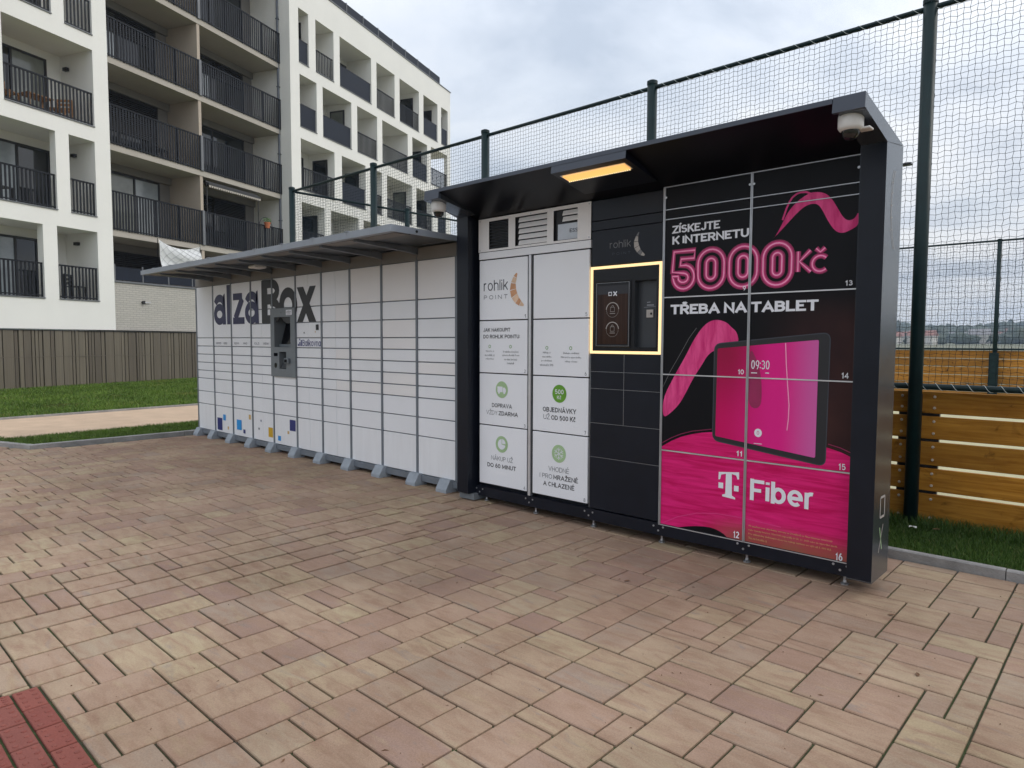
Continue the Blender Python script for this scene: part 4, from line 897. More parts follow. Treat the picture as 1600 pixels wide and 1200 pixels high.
# canopy
CXL, CXR = -10.72, -4.80
g = G().prism([(-.775, 2.500), (.72, 2.472), (.72, 2.458), (-.77, 2.468)], CXL+.004, CXR-.004, 'x'); g.build('canopy_sheet', 'steel_canopy', al)
xs = [CXL]+[AX0+c*AW for c in range(1, 10)]+[CXR]
for a, b in zip(xs, xs[1:]):
    o = G().prism([(-.782, 2.503), (-.776, 2.443), (-.70, 2.446), (-.70, 2.450), (-.768, 2.449), (-.768, 2.503)], a+.0015, b-.0015, 'x').build('fascia', 'steel_canopy', al)
    G().box(b-.03, b+.03, -.79, -.70, 2.503, 2.509).build('joint_cap', 'steel_canopy', al) if b < CXR else None
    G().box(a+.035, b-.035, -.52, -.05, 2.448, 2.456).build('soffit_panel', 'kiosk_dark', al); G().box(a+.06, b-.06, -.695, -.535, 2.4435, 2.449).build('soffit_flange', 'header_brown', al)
for x in (CXL, CXR):
    G().prism([(-.78, 2.503), (-.78, 2.443), (.06, 2.438), (.72, 2.43), (.72, 2.478)], x-.006, x+.006, 'x').build('end_fascia', 'steel_canopy', al)
for c in range(1, 10):
    x = AX0+c*AW; G().prism([(-.69, 2.449), (.04, 2.444), (.04, 2.372), (-.04, 2.385), (-.69, 2.425)], x-.022, x+.022, 'x').build('bracket', 'steel_grey', al)
G().tube((CXR+.0055, -.50, 2.470), (CXR+.011, -.50, 2.470), .012, 12).build('cable_hole', 'black_plastic', al)
o = G().cbox(-8.28, -8.10, -.36, -.20, 2.40, 2.44, .012).build('canopy_lamp', 'cam_white', al)
# terminal in the fifth column
KY = .018
kio = G(); kh = [(-8.355, -7.945, 1.42, 1.805), (-8.375, -8.278, 1.300, 1.342), (-8.236, -8.06, 1.14, 1.358)]
wall_with_holes(kio, -8.455, -7.838, 1.035, 1.917, kh, KY); kio.v = [(p[0], p[1], p[2]) for p in kio.v]
for (a, b, c_, d) in ((-8.455, -8.455, 1.035, 1.917), (-7.838, -7.838, 1.035, 1.917)): kio.add([(a, KY, c_), (a, .06, c_), (a, .06, d), (a, KY, d)], [(0, 1, 2, 3)])
kio.add([(-8.455, KY, 1.917), (-7.838, KY, 1.917), (-7.838, .06, 1.917), (-8.455, .06, 1.917)], [(0, 1, 2, 3)])
term = kio.build('terminal', 'kiosk_grey', al)
def recess(x0, x1, z0, z1, y0, y1, parent, mat='kiosk_grey'):
    g = G(); v = [(x, y, z) for y in (y0, y1) for x, z in ((x0, z0), (x1, z0), (x1, z1), (x0, z1))]
    g.add(v, [(0, 1, 5, 4), (1, 2, 6, 5), (2, 3, 7, 6), (3, 0, 4, 7), (4, 5, 6, 7)]); return g.build('recess', mat, parent)
recess(-8.355, -7.945, 1.42, 1.805, KY, .22, term); recess(-8.375, -8.278, 1.300, 1.342, KY, .10, term, 'kiosk_dark'); recess(-8.236, -8.06, 1.14, 1.358, KY, .14, term)
G().add([(-8.33, .10, 1.46), (-7.97, .10, 1.46), (-7.97, .19, 1.79), (-8.33, .19, 1.79)], [(0, 1, 2, 3)]).build('screen', 'screen_off', term)
G().box(-8.35, -7.95, .08, .10, 1.425, 1.455).build('screen_ledge', 'kiosk_grey', term)
G().cbox(-8.058, -7.955, -.02, KY, 1.212, 1.278, .006).build('scanner', 'kiosk_grey', term); G().rect(-8.040, -7.975, 1.226, 1.264, -.0215).build('scanner_window', 'screen_off', term)
G().disc(-8.33, 1.18, .035, KY-.0015, 12).build('contactless_mark', 'black_plastic', term)
G().add([(-8.22, .02, 1.15), (-8.08, .02, 1.15), (-8.08, .13, 1.30), (-8.22, .13, 1.30)], [(0, 1, 2, 3)]).build('card_reader', 'kiosk_dark', term)
G().rect(-8.047, -7.90, 1.826, 1.892, KY-.0015).build('label_plate', 'ink_white', term); text('alzaBox', -8.03, -7.92, 1.855, 1.883, KY-.003, 'ink_dark', term); G().rect(-8.03, -7.93, 1.836, 1.843, KY-.003).build('label_line', 'ink_grey', term)
G().disc(-8.17, 1.862, .008, KY-.0015, 10).build('lens', 'black_plastic', term)
# lettering
TY = AY-.0032
def wordmark():
    t = .118
    def put(nm, mat, strokes):
        g = G()
        for i, (P_, c_, w_) in enumerate(strokes): band(g, P_, w_, TY-.00015*i, c_)
        g.build('lettering', mat, al)
    b0, xh, cap = 1.733, 2.165, 2.297
    def ell(x0, x1, z0, z1, a0=90, a1=450, n=26): return _arc((x0+x1)/2, (z0+z1)/2, (x1-x0)/2, (z1-z0)/2, a0, a1, n)
    for x0, x1 in ((-10.205, -9.795), (-9.215, -8.800)):
        put('a', 'ink_navy', [([(x1-t/2, b0), (x1-t/2, xh-.10)]+_arc((x0+x1)/2, xh-.16, (x1-x0)/2-t/2, .16-t*.40, 20, 160, 10)[0:], False, t*.92), (ell(x0+t/2, x1-t*.62, b0+t*.38, b0+.255, 90, 450)[:-1], True, t*.84)])
    put('l', 'ink_navy', [([(-9.703, b0), (-9.703, cap)], False, t*1.05)])
    put('z', 'ink_navy', [([(-9.565, xh-t*.40), (-9.285, xh-t*.40)], False, t*.80), ([(-9.285, xh-t*.65), (-9.500, b0+t*.65)], False, t*1.05), ([(-9.575, b0+t*.40), (-9.225, b0+t*.40)], False, t*.80)])
    put('B', 'ink_black', [([(-8.645, b0), (-8.645, cap)], False, t*1.35), ([(-8.70, cap-t*.42), (-8.45, cap-t*.42)]+_arc(-8.45, cap-.145, .145, .145-t*.42, 90, -90)+[(-8.70, cap-.285+t*.40)], False, t*.95), ([(-8.70, b0+.30), (-8.43, b0+.30)]+_arc(-8.43, b0+.16, .155, .16-t*.40, 90, -90)+[(-8.70, b0+t*.42)], False, t*.95)])
    put('o', 'ink_black', [(ell(-8.195, -7.865, b0+t*.42, xh-t*.42)[:-1], True, t*1.05)])
    for k, P_ in enumerate(([(-7.81, xh), (-7.655, xh), (-7.365, b0), (-7.53, b0)], [(-7.505, xh), (-7.365, xh), (-7.675, b0), (-7.815, b0)])): G().poly(P_, TY-.0002*k).build('lettering', 'ink_black', al)
wordmark()
G().rect(-7.815, -7.265, 1.424, 1.532, AY-.0022).build('sticker', 'ink_white', al)
stext('Balíkovna', -7.69, -7.275, 1.434, 1.515, TY-.001, 'ink_blue', al, .15, .14)
g = G()
for i, h in enumerate((.028, .05, .075)): g.rect(-7.80+i*.035, -7.775+i*.035, 1.435, 1.435+h, TY-.001)
g.disc(-7.755, 1.518, .012, TY-.001, 10); g.build('logo', 'ink_blue', al)
for (xa, xb, w) in ((-10.15, -9.975, 0), (-9.895, -9.755, 0), (-9.56, -9.40, 0), (-9.28, -9.155, 0), (-8.695, -8.53, 0)):
    g = G(); x = xa; rr = random.Random(int(-xa*100))
    while x < xb-.02:
        wd_ = rr.uniform(.012, .024); h = rr.choice([.022, .022, .032]); g.stroke(circ(x+wd_/2, 1.462, wd_/2, 8, h/2), .005, TY, True); x += wd_+.007
    g.build('partner_mark', 'ink_grey', al)
text('GLS', -8.955, -8.81, 1.448, 1.478, TY, 'ink_grey', al, bold=.01)
for (a, b, c_, d, m) in ((-10.162, -10.0, .172, .354, 'ink_blue'), (-9.966, -9.882, .327, .413, 'ink_sky'), (-9.824, -9.783, .202, .247, 'ink_orange'), (-9.528, -9.382, .229, .373, 'ink_sky'), (-9.328, -9.269, .192, .247, 'ink_blue'), (-9.157, -9.097, .404, .470, 'ink_orange'),
                         (-8.815, -8.792, .400, .425, 'ink_blue'), (-8.878, -8.850, .285, .312, 'ink_dark'), (-8.598, -8.48, .213, .342, 'ink_yellow'), (-8.343, -8.268, .19, .253, 'ink_sky'), (-8.098, -8.052, .299, .337, 'ink_orange'), (-8.036, -7.891, .348, .490, 'ink_blue')):
    G().rect(a, b, c_, d, TY).build('colour_square', m, al)
G().cbox(-7.368, -7.318, AY-.012, AY, 1.632, 1.698, .003).build('door_lock', 'black_plastic', al); G().rect(-7.40, -7.385, 1.60, 1.622, TY).build('door_mark', 'ink_orange', al); G().disc(-7.65, 1.60, .011, TY, 10).build('keyhole', 'ink_dark', al)

# ------------------------------------------------------------------ tall dark locker with screen and advertisement
rl = thing('parcel_locker', (-2.9, .3, 0), 'tall dark locker cabinet with white doors, lit touch screen and pink advertisement', 'parcel locker')
G().box(-4.56, -1.268, .056, .66, .072, 2.60).build('cabinet', 'anthracite', rl)
for (a, b) in ((-4.703, -4.559), (-1.266, -1.128)):
    g = G(); c = .006
    g.prism([(-.1+c, .088), (-.1, .094), (-.1, 2.6295), (.236, 2.6735), (.236, .088)], a, b, 'x'); o = g.build('side_panel', 'shell_skylit' if a > -2 else 'anthracite', rl)
    G().prism([(-.522, 2.7185), (-.512, 2.797), (.240, 2.678), (-.094, 2.6325)], a if a > -2 else a+.035, b if a > -2 else b+.085, 'x').build('canopy_arm', 'shell_skylit', rl)
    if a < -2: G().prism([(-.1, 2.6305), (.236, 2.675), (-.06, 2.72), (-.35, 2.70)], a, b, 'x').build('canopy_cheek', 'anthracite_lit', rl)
G().box(-4.715, -4.52, -.06, .22, .0305, .087).build('side_base', 'kiosk_grey', rl)
# dark sheet giving the right side panel's front its shaded tone by colour
G().rect(-1.265, -1.1285, .10, 2.628, -.1012).build('unlit_front', 'anthracite', rl)
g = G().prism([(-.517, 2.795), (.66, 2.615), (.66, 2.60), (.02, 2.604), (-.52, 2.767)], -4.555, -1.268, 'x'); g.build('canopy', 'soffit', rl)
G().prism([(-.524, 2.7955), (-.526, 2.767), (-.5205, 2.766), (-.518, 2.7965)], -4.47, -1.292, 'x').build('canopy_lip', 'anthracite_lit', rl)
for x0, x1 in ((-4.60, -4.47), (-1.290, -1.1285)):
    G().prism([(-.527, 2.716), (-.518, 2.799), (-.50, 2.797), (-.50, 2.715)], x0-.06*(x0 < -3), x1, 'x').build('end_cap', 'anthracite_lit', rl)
lh = G().prism([(-.5262, 2.714), (-.516, 2.7925), (-.12, 2.722), (-.12, 2.633)], -3.226, -2.590, 'x').build('lamp_housing', 'anthracite', rl)
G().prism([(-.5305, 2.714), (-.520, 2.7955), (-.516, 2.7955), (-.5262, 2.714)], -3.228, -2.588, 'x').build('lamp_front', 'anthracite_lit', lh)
def lz(y): return 2.714-(y+.5262)*.1994
for par in (0, 1):
    g = G()
    for i in range(30):
        a = -3.178+i*.538/30; b = a+.538/30; m = (a+b)/2; y0, y1 = -.466, -.380
        if par: g.add([(a, y0, lz(y0)-.004), (m, y0, lz(y0)-.011), (m, y1, lz(y1)-.011), (a, y1, lz(y1)-.004)], [(0, 1, 2, 3)])
        else: g.add([(m, y0, lz(y0)-.011), (b, y0, lz(y0)-.004), (b, y1, lz(y1)-.004), (m, y1, lz(y1)-.011)], [(0, 1, 2, 3)])
    g.build('lamp_diffuser', 'lamp_mid' if par else 'lamp_warm', lh)
g = G()
for i in range(30):
    a = -3.178+i*.538/30; g.add([(a+.003, -.388, lz(-.388)-.012), (a+.013, -.388, lz(-.388)-.012), (a+.013, -.376, lz(-.376)-.012), (a+.003, -.376, lz(-.376)-.012)], [(0, 1, 2, 3)])
g.build('lamp_strip', 'lamp_hot', lh)
G().add([(-3.19, -.476, lz(-.476)-.002), (-2.63, -.476, lz(-.476)-.002), (-2.63, -.370, lz(-.370)-.002), (-3.19, -.370, lz(-.370)-.002)], [(0, 1, 2, 3)]).build('lamp_trim', 'alu_pale', lh)
G().box(-4.545, -1.27, -.004, .08, .070, .160).build('bottom_rail', 'anthracite', rl)
g = G()
for x in (-4.50, -3.885, -3.245, -2.605, -1.95, -1.33):
    for dx, z in ((-.04, .135), (.04, .135), (0, .105)): g.tube((x+dx, -.0035, z), (x+dx, -.0075, z), .0075, 8)
g.build('rail_screws', 'screw', rl)
for x in (-4.47, -3.86, -3.24, -2.61, -1.95, -1.32):
    o = G().tube((x, .06, gz(x)), (x, .06, .08), .009, 8).build('levelling_leg', 'screw', rl); G().lathe((x, .06, gz(x)), [(.024, 0), (.024, .008), (.012, .016), (.010, .03)], 12).build('foot_pad', 'screw', o)
# white doors
WZ = [2.236, 1.690, 1.213, .738, .190]
wdoors = {}
for c, (x0, x1) in enumerate(((-4.508, -3.920), (-3.853, -3.266))):
    for r_ in range(4):
        wdoors[c, r_] = G().cbox(x0, x1, 0, .024, WZ[r_+1]+.005, WZ[r_]-.005, .003).build('door', 'door_white2', rl)
        stext(str(r_+1+4*c), x1-.034, x1-.016, WZ[r_+1]+.016, WZ[r_+1]+.046, -.0012, 'ink_dark', wdoors[c, r_], .13)
for (a, b, m, y) in ((-3.917, -3.903, 'kiosk_dark', .004), (-3.901, -3.876, 'alu_pale', -.006), (-3.873, -3.857, 'kiosk_dark', .004)): G().box(a, b, y, .03, .165, 2.238).build('door_profile', m, rl)
# ventilation panel
vp = G(); vh = [(-4.385, -4.146, 2.327, 2.574), (-4.065, -3.705, 2.327, 2.574), (-3.635, -3.387, 2.327, 2.574)]
wall_with_holes(vp, -4.519, -3.253, 2.308, 2.602, vh, -.002); vent = vp.build('vent_panel', 'door_warm', rl)
G().cbox(-4.515, -3.256, .001, .022, 2.242, 2.304, .002).build('vent_strip', 'door_white2', rl)
for h in vh: recess(h[0], h[1], h[2], h[3], -.002, .020, vent, 'ink_black')
g = G()
for i in range(9):
    z = 2.335+i*.0275; g.prism([(.003, z), (.016, z+.010), (.016, z+.013), (.003, z+.003)], -4.383, -4.148, 'x')
g.build('mesh_guard', 'kiosk_dark', vent)
for i in range(5):
    z = 2.332+i*.0485; G().prism([(.002, z), (.014, z+.030), (.014, z+.040), (.002, z+.010)], -4.03, -3.708, 'x').build('louvre', 'door_warm', vent)
for i in range(2):
    z = 2.477+i*.0485; G().prism([(.002, z), (.014, z+.030), (.014, z+.040), (.002, z+.010)], -3.545, -3.390, 'x').build('louvre', 'door_warm', vent)
G().rect(-3.60, -3.39, 2.333, 2.46, .012).build('inner_plate', 'alu', vent); text('ESS', -3.475, -3.395, 2.385, 2.415, .010, 'ink_dark', vent)
g = G()
for x in (-4.50, -3.885, -3.272):
    for z in (2.325, 2.585): g.tube((x, -.0015, z), (x, -.005, z), .006, 8)
g.build('panel_screws', 'screw', vent)
# printing on the white doors
PY = -.0014
def crescent(pts, wds, cols, parent, y):
    n = len(pts); L_, R_ = [], []
    for i in range(n):
        p, q = pts[max(i-1, 0)], pts[min(i+1, n-1)]; dx, dz = q[0]-p[0], q[1]-p[1]; l = math.hypot(dx, dz); a = (-dz/l*wds[i]/2, dx/l*wds[i]/2)
        L_.append((pts[i][0]+a[0], pts[i][1]+a[1])); R_.append((pts[i][0]-a[0], pts[i][1]-a[1]))
    for i in range(n-1):
        k = .10
        mixp = lambda A, B, t: (A[0]+(B[0]-A[0])*t, A[1]+(B[1]-A[1])*t)
        G().poly([mixp(L_[i], L_[i+1], k*.3), mixp(R_[i], R_[i+1], k), mixp(R_[i+1], R_[i], 0), mixp(L_[i+1], L_[i], k*.3)], y).build('logo', cols[i % len(cols)], parent)
crescent([(-4.043, 2.096), (-4.064, 2.062), (-4.085, 2.012), (-4.090, 1.955), (-4.073, 1.900), (-4.042, 1.860), (-4.005, 1.832), (-3.962, 1.812)], [.014, .040, .056, .074, .078, .066, .048, .016], ['ink_tan', 'ink_tan_light', 'ink_tan', 'ink_tan', 'ink_tan_light', 'ink_tan', 'ink_tan_light'], wdoors[0, 0], PY)
d00 = wdoors[0, 0]
stext('rohlik', -4.452, -4.150, 1.956, 2.050, PY, 'ink_dark', d00, .115, .17); stext('P O I N T', -4.450, -4.155, 1.880, 1.916, PY, 'ink_dark', d00, .10, .12)
d = wdoors[0, 1]
stext('JAK NAKOUPIT', -4.456, -4.120, 1.588, 1.622, PY, 'ink_black', d, .20, .16); stext('DO ROHLIK POINTU:', -4.456, -4.005, 1.528, 1.562, PY, 'ink_black', d, .20, .16)
def para(lines, cx, z, h, step, parent, mat='ink_dark', wmax=.26):
    for i, s in enumerate(lines):
        w = min(wmax, h*.52*len(s)); text(s, cx-w/2, cx+w/2, z-i*step, z-i*step+h, PY, mat, parent, res=1)
for cx, z in ((-4.375, 1.456), (-4.117, 1.456)): G().stroke(circ(cx, z, .0125, 14), .005, PY, True).build('icon', 'ink_green2', d)
para(['Vyberte si', 'na rohlik.cz', 'svůj nákup'], -4.375, 1.402, .020, .034, d); para(['V nabídce doručení', 'vyberte Rohlik Point', 've vámi zvolené', 'lokalitě'], -4.115, 1.402, .020, .034, d)
d = wdoors[1, 1]
for cx, z in ((-3.699, 1.449), (-3.446, 1.448)): G().stroke(circ(cx, z, .0125, 14), .005, PY, True).build('icon', 'ink_green2', d)
para(['Nákup si', 'vyzvedněte', 'po obdržení', 'informační SMS'], -3.70, 1.398, .020, .034, d); para(['Zadejte unikátní', 'PIN kód a vyzvedněte', 'nákup v boxu'], -3.442, 1.396, .020, .034, d)
def icon(cx, cz, parent, col): return G().disc(cx, cz, .075, PY, 36).build('icon', col, parent)
d = wdoors[0, 2]; ic = icon(-4.222, 1.070, d, 'ink_green')
g = G().poly([(-4.275, 1.048), (-4.212, 1.048), (-4.212, 1.098), (-4.275, 1.098)], PY-.001); g.poly([(-4.208, 1.048), (-4.170, 1.048), (-4.170, 1.072), (-4.184, 1.090), (-4.208, 1.090)], PY-.001); g.disc(-4.255, 1.044, .012, PY-.0012, 12); g.disc(-4.190, 1.044, .012, PY-.0012, 12); g.build('van_mark', 'ink_white', ic)
stext('DOPRAVA', -4.345, -4.098, .906, .944, PY, 'ink_black', d, .18, .15); stext('VŽDY', -4.417, -4.275, .838, .876, PY, 'ink_dark', d, .10, .15); stext('ZDARMA', -4.260, -4.026, .838, .876, PY, 'ink_black', d, .19, .15)
d = wdoors[1, 2]; ic = icon(-3.560, 1.070, d, 'ink_green2'); stext('500', -3.606, -3.514, 1.066, 1.106, PY-.001, 'ink_white', ic, .2, .16); stext('Kč', -3.584, -3.536, 1.024, 1.054, PY-.001, 'ink_white', ic, .19, .14)
stext('OBJEDNÁVKY', -3.738, -3.383, .912, .952, PY, 'ink_black', d, .20, .15); stext('UŽ', -3.731, -3.662, .848, .888, PY, 'ink_dark', d, .10, .15); stext('OD 500 Kč', -3.646, -3.386, .847, .887, PY, 'ink_black', d, .20, .14)
d = wdoors[0, 3]; ic = icon(-4.221, .577, d, 'ink_green'); G().poly([(-4.221, .577)]+[(-4.221+.047*math.cos(t), .577+.047*math.sin(t)) for t in np.linspace(math.pi/2, 2*math.pi-.15, 26)], PY-.001).build('clock_mark', 'ink_white', ic)
G().poly([(-4.215, .583), (-4.172, .583), (-4.176, .602), (-4.190, .618), (-4.215, .628)], PY-.001).build('clock_mark', 'ink_white', ic)
stext('NÁKUP UŽ', -4.352, -4.084, .424, .464, PY, 'ink_dark', d, .10, .16); stext('DO 60 MINUT', -4.402, -4.045, .356, .395, PY, 'ink_black', d, .19, .15)
d = wdoors[1, 3]; ic = icon(-3.561, .568, d, 'ink_green'); g = G()
for k in range(6):
    a = k*math.pi/3+math.pi/6; c_, s_ = math.cos(a), math.sin(a); P_ = lambda r, o_: (-3.561+c_*r-s_*o_, .568+s_*r+c_*o_)
    g.stroke([P_(0, 0), P_(.052, 0)], .006, PY-.001); g.stroke([P_(.026, 0), P_(.044, .018)], .005, PY-.001); g.stroke([P_(.026, 0), P_(.044, -.018)], .005, PY-.001)
g.build('snowflake_mark', 'ink_white', ic)
stext('VHODNÉ', -3.672, -3.452, .412, .452, PY, 'ink_dark', d, .10, .16); stext('I PRO', -3.768, -3.632, .346, .384, PY, 'ink_dark', d, .10, .16); stext('MRAŽENÉ', -3.617, -3.358, .346, .385, PY, 'ink_black', d, .19, .15); stext('A CHLAZENÉ', -3.728, -3.395, .280, .320, PY, 'ink_black', d, .19, .15)
# dark middle column
KX0, KX1 = -3.247, -2.612
for a, b in ((2.600, 2.441), (2.441, 2.367), (2.367, 2.094), (.858, .585), (.585, .168)): G().cbox(KX0+.003, KX1-.003, .001, .024, b+.002, a-.002, .002).build('panel', 'anthracite', rl)
for a, b in ((1.406, 1.266), (1.266, 1.132), (1.132, .858)):
    for p, q in ((KX0, -2.93), (-2.93, KX1)): G().cbox(p+.002, q-.002, .001, .024, b+.0015, a-.0015, .002).build('door', 'anthracite', rl)
g = G(); g.rect(-2.9312, -2.9288, .86, 1.405, .0005)
for z in (1.266, 1.132, .858, .585): g.rect(KX0, KX1, z-.001, z+.001, .0006)
g.rect(KX0, KX0+.003, .168, 2.09, .0008); g.build('door_edges', 'alu', rl)
LY = -.004
for (a, b, c_, d_) in ((-3.249, -2.613, 2.066, 2.087), (-3.249, -2.613, 1.409, 1.430), (-3.249, -3.229, 1.430, 2.066), (-2.633, -2.613, 1.430, 2.066)): G().box(a, b, LY, .02, c_, d_).build('light_frame', 'led_frame', rl)
kf = G(); wall_with_holes(kf, -3.2295, -2.6325, 1.4295, 2.0665, [(-2.842, -2.657, 1.462, 1.960)], .003); face = kf.build('terminal', 'black_plastic', rl)
recess(-2.842, -2.657, 1.462, 1.960, .003, .05, face, 'kiosk_dark')
bz = G().cbox(-3.199, -2.876, -.007, .004, 1.458, 1.966, .006).build('bezel', 'black_plastic', face)
pts = [(-3.199+.012, 1.47), (-2.888, 1.47), (-2.888, 1.955), (-3.187, 1.955)]; G().stroke(pts, .003, -.0078, True).build('bezel_line', 'alu', bz)
dsp = G().rect(-3.176, -2.898, 1.484, 1.934, -.0075).build('display', 'print_display', bz)
g = G().stroke([(-3.072, 1.858), (-3.046, 1.858), (-3.046, 1.882), (-3.072, 1.882)], .008, -.0085, True); g.stroke([(-3.028, 1.854), (-2.998, 1.886)], .009, -.0085); g.stroke([(-3.028, 1.886), (-2.998, 1.854)], .009, -.0086); g.build('screen_logo', 'ink_white', dsp)
for z in (1.745, 1.595):
    g = G().stroke([(-3.036+.058*math.cos(t), z+.058*math.sin(t)) for t in np.linspace(.1, math.pi-.1, 20)], .006, -.0085); g.stroke(circ(-3.036, z, .055), .0015, -.0084, True)
    g.stroke([(-3.054, z-.012), (-3.018, z-.012), (-3.018, z+.022), (-3.054, z+.022)], .0035, -.0085, True); g.stroke([(-3.046, z+.022), (-3.040, z+.036), (-3.030, z+.036), (-3.026, z+.022)], .003, -.0085); g.stroke([(-3.060, z-.026), (-3.012, z-.026)], .004, -.0085); g.build('screen_button', 'ink_silver', dsp)
G().box(-2.763, -2.706, .040, .0495, 1.684, 1.742).build('reader', 'ink_silver', face); G().disc(-2.722, 1.712, .009, .0385, 10).build('reader_eye', 'black_plastic', face)
g = G(); g.stroke([(-2.790, 1.760), (-2.690, 1.766)], .003, .0485); g.stroke([(-2.765, 1.776), (-2.705, 1.776)], .010, .0485); g.stroke([(-2.765, 1.796), (-2.735, 1.799)], .006, .0485); g.build('reader_label', 'ink_grey', face)
stext('rohlik', -3.073, -2.882, 2.218, 2.272, -.0006, 'ink_faint', rl, .10, .17); stext('P O I N T', -3.05, -2.885, 2.165, 2.183, -.0006, 'anthracite_lit', rl, .10, .12)
crescent([(-2.812, 2.318), (-2.828, 2.290), (-2.838, 2.250), (-2.832, 2.210), (-2.812, 2.178), (-2.790, 2.158), (-2.762, 2.142)], [.006, .018, .036, .044, .036, .030, .012], ['ink_faint', 'ink_silver', 'ink_silver', 'ink_silver', 'ink_faint', 'ink_silver'], rl, -.0006)

# advertisement doors
TX = [-2.598, -1.950, -1.270]; TZ = [2.609, 2.448, 2.379, 1.822, 1.266, .7096, .1535]
tdo = {}
for c in range(2):
    for r_ in range(6):
        nm = 'door' if r_ > 1 else 'panel'
        tdo[c, r_] = G().cbox(TX[c]+.004, TX[c+1]-.004, 0, .024, TZ[r_+1]+.004, TZ[r_]-.004, .002).build(nm, 'print_pink' if r_ == 5 else 'print_black', rl)
for x in (TX[0], TX[1]): 
    g = G(); g.box(x-.0085, x-.001, -.007, .02, .150, 2.612); g.box(x+.001, x+.0085, -.007, .02, .150, 2.612); g.build('door_profile', 'alu', rl)
for i, z in enumerate(TZ):
    h = .008 if i in (3, 4, 5) else .0055
    for c in range(2): G().box(TX[c]+.0088, TX[c+1]-.0088, -.0062, .018, z-h/2, z+h/2).build('door_profile', 'alu_pale' if i > 2 else 'alu', rl)
g = G()
for x in (TX[0]+.014, TX[1]-.014, TX[1]+.014, -1.30): g.disc(x, 2.535, .008, -.0075, 10)
g.build('panel_screws', 'screw', rl)
def lay(k): return -.0010-.0006*k
ribbon = [(-1.816, 2.157), (-1.786, 2.184), (-1.753, 2.245), (-1.708, 2.334), (-1.65, 2.39), (-1.585, 2.426), (-1.544, 2.428), (-1.496, 2.416), (-1.455, 2.383), (-1.414, 2.313), (-1.381, 2.252), (-1.349, 2.228), (-1.312, 2.240), (-1.295, 2.282), (-1.290, 2.20), (-1.333, 2.174), (-1.382, 2.157), (-1.425, 2.176), (-1.466, 2.238), (-1.5, 2.308), (-1.53, 2.353), (-1.575, 2.36), (-1.624, 2.34), (-1.681, 2.288), (-1.748, 2.219)]
def smooth_closed(P, it=2):
    for _ in range(it): P = [q for i in range(len(P)) for q in ((P[i][0]*.75+P[(i+1) % len(P)][0]*.25, P[i][1]*.75+P[(i+1) % len(P)][1]*.25), (P[i][0]*.25+P[(i+1) % len(P)][0]*.75, P[i][1]*.25+P[(i+1) % len(P)][1]*.75))]
    return P
G().poly(smooth_closed(ribbon), lay(0)).build('ribbon_print', 'print_brush', rl)
G().stroke([(-1.745, 2.279), (-1.735, 2.31), (-1.721, 2.352), (-1.705, 2.387), (-1.685, 2.415), (-1.66, 2.432), (-1.635, 2.438), (-1.602, 2.435), (-1.575, 2.42), (-1.552, 2.397)], .012, lay(1)).build('ribbon_print', 'neon_mid', rl)
brush = [(-2.588, 1.089), (-2.499, 1.255), (-2.413, 1.396), (-2.351, 1.515), (-2.289, 1.602), (-2.228, 1.649), (-2.167, 1.656), (-2.106, 1.636), (-2.07, 1.601), (-2.035, 1.573), (-2.018, 1.52), (-2.03, 1.48), (-2.188, 1.450), (-2.243, 1.409), (-2.283, 1.341), (-2.345, 1.251), (-2.397, 1.15), (-2.45, 1.057), (-2.527, .981), (-2.586, .945)]
G().poly(smooth_closed(brush), lay(0)).build('ribbon_print', 'print_brush', rl)
G().stroke([(-2.59, 1.17), (-2.53, 1.29), (-2.45, 1.42), (-2.385, 1.53), (-2.33, 1.60)], .003, lay(0)).build('ribbon_print', 'ink_faint', rl)
floor_ = [(-2.590, .716), (-2.597+.007, .735), (-2.512, .783), (-2.434, .821), (-2.347, .849), (-2.273, .866), (-2.189, .879), (-1.8, .892), (-1.425, .851), (-1.351, .833), (-1.275, .803), (-1.275, .716)]
G().poly(floor_, lay(0)).build('floor_print', 'print_pink', rl)
G().stroke([(-2.59, .76), (-2.512, .806), (-2.434, .842), (-2.347, .870), (-2.2, .897)], .004, lay(0)).build('floor_print', 'neon_dim', rl); G().stroke([(-1.425, .875), (-1.351, .858), (-1.275, .828)], .005, lay(0)).build('floor_print', 'neon_dim', rl)
G().poly([(-2.44, .160), (-2.37, .180), (-2.30, .195), (-2.24, .203), (-2.195, .205), (-2.155, .200), (-2.12, .190), (-2.09, .176), (-2.07, .160)], lay(0)).build('shadow_print', 'print_black', rl)
G().stroke([(-2.585, .16), (-2.45, .235), (-2.30, .288), (-2.15, .312), (-1.95, .315), (-1.7, .30)], .006, lay(0)).build('shadow_print', 'neon_mid', rl)
def rounded(P, r, n=6):
    out_ = []; k = len(P)
    for i in range(k):
        p, a, b = Vector(P[i]), Vector(P[i-1]), Vector(P[(i+1) % k]); u_, v_ = (a-p).normalized()*r, (b-p).normalized()*r
        for j in range(n+1):
            t = j/n; q = (p+u_)*(1-t)**2+p*2*t*(1-t)+(p+v_)*t*t; out_.append((q.x, q.y))
    return out_
tab = [(-2.191, 1.490), (-1.431, 1.563), (-1.438, .733), (-2.191, .822)]
G().poly(rounded(tab, .05), lay(1)).build('tablet_print', 'ink_black', rl); G().stroke(rounded(tab, .05), .006, lay(2), True).build('tablet_print', 'ink_dark', rl)
G().poly(rounded([(-2.167, 1.458), (-1.498, 1.518), (-1.499, .779), (-2.171, .853)], .012), lay(3)).build('tablet_screen_print', 'print_screen', rl)
G().poly(smooth_closed([(-1.941, 1.469), (-1.897, 1.406), (-1.862, 1.306), (-1.849, 1.179), (-1.855, 1.068), (-1.931, 1.063), (-1.95, 1.2)]), lay(4)).build('tablet_screen_print', 'neon_dim', rl)
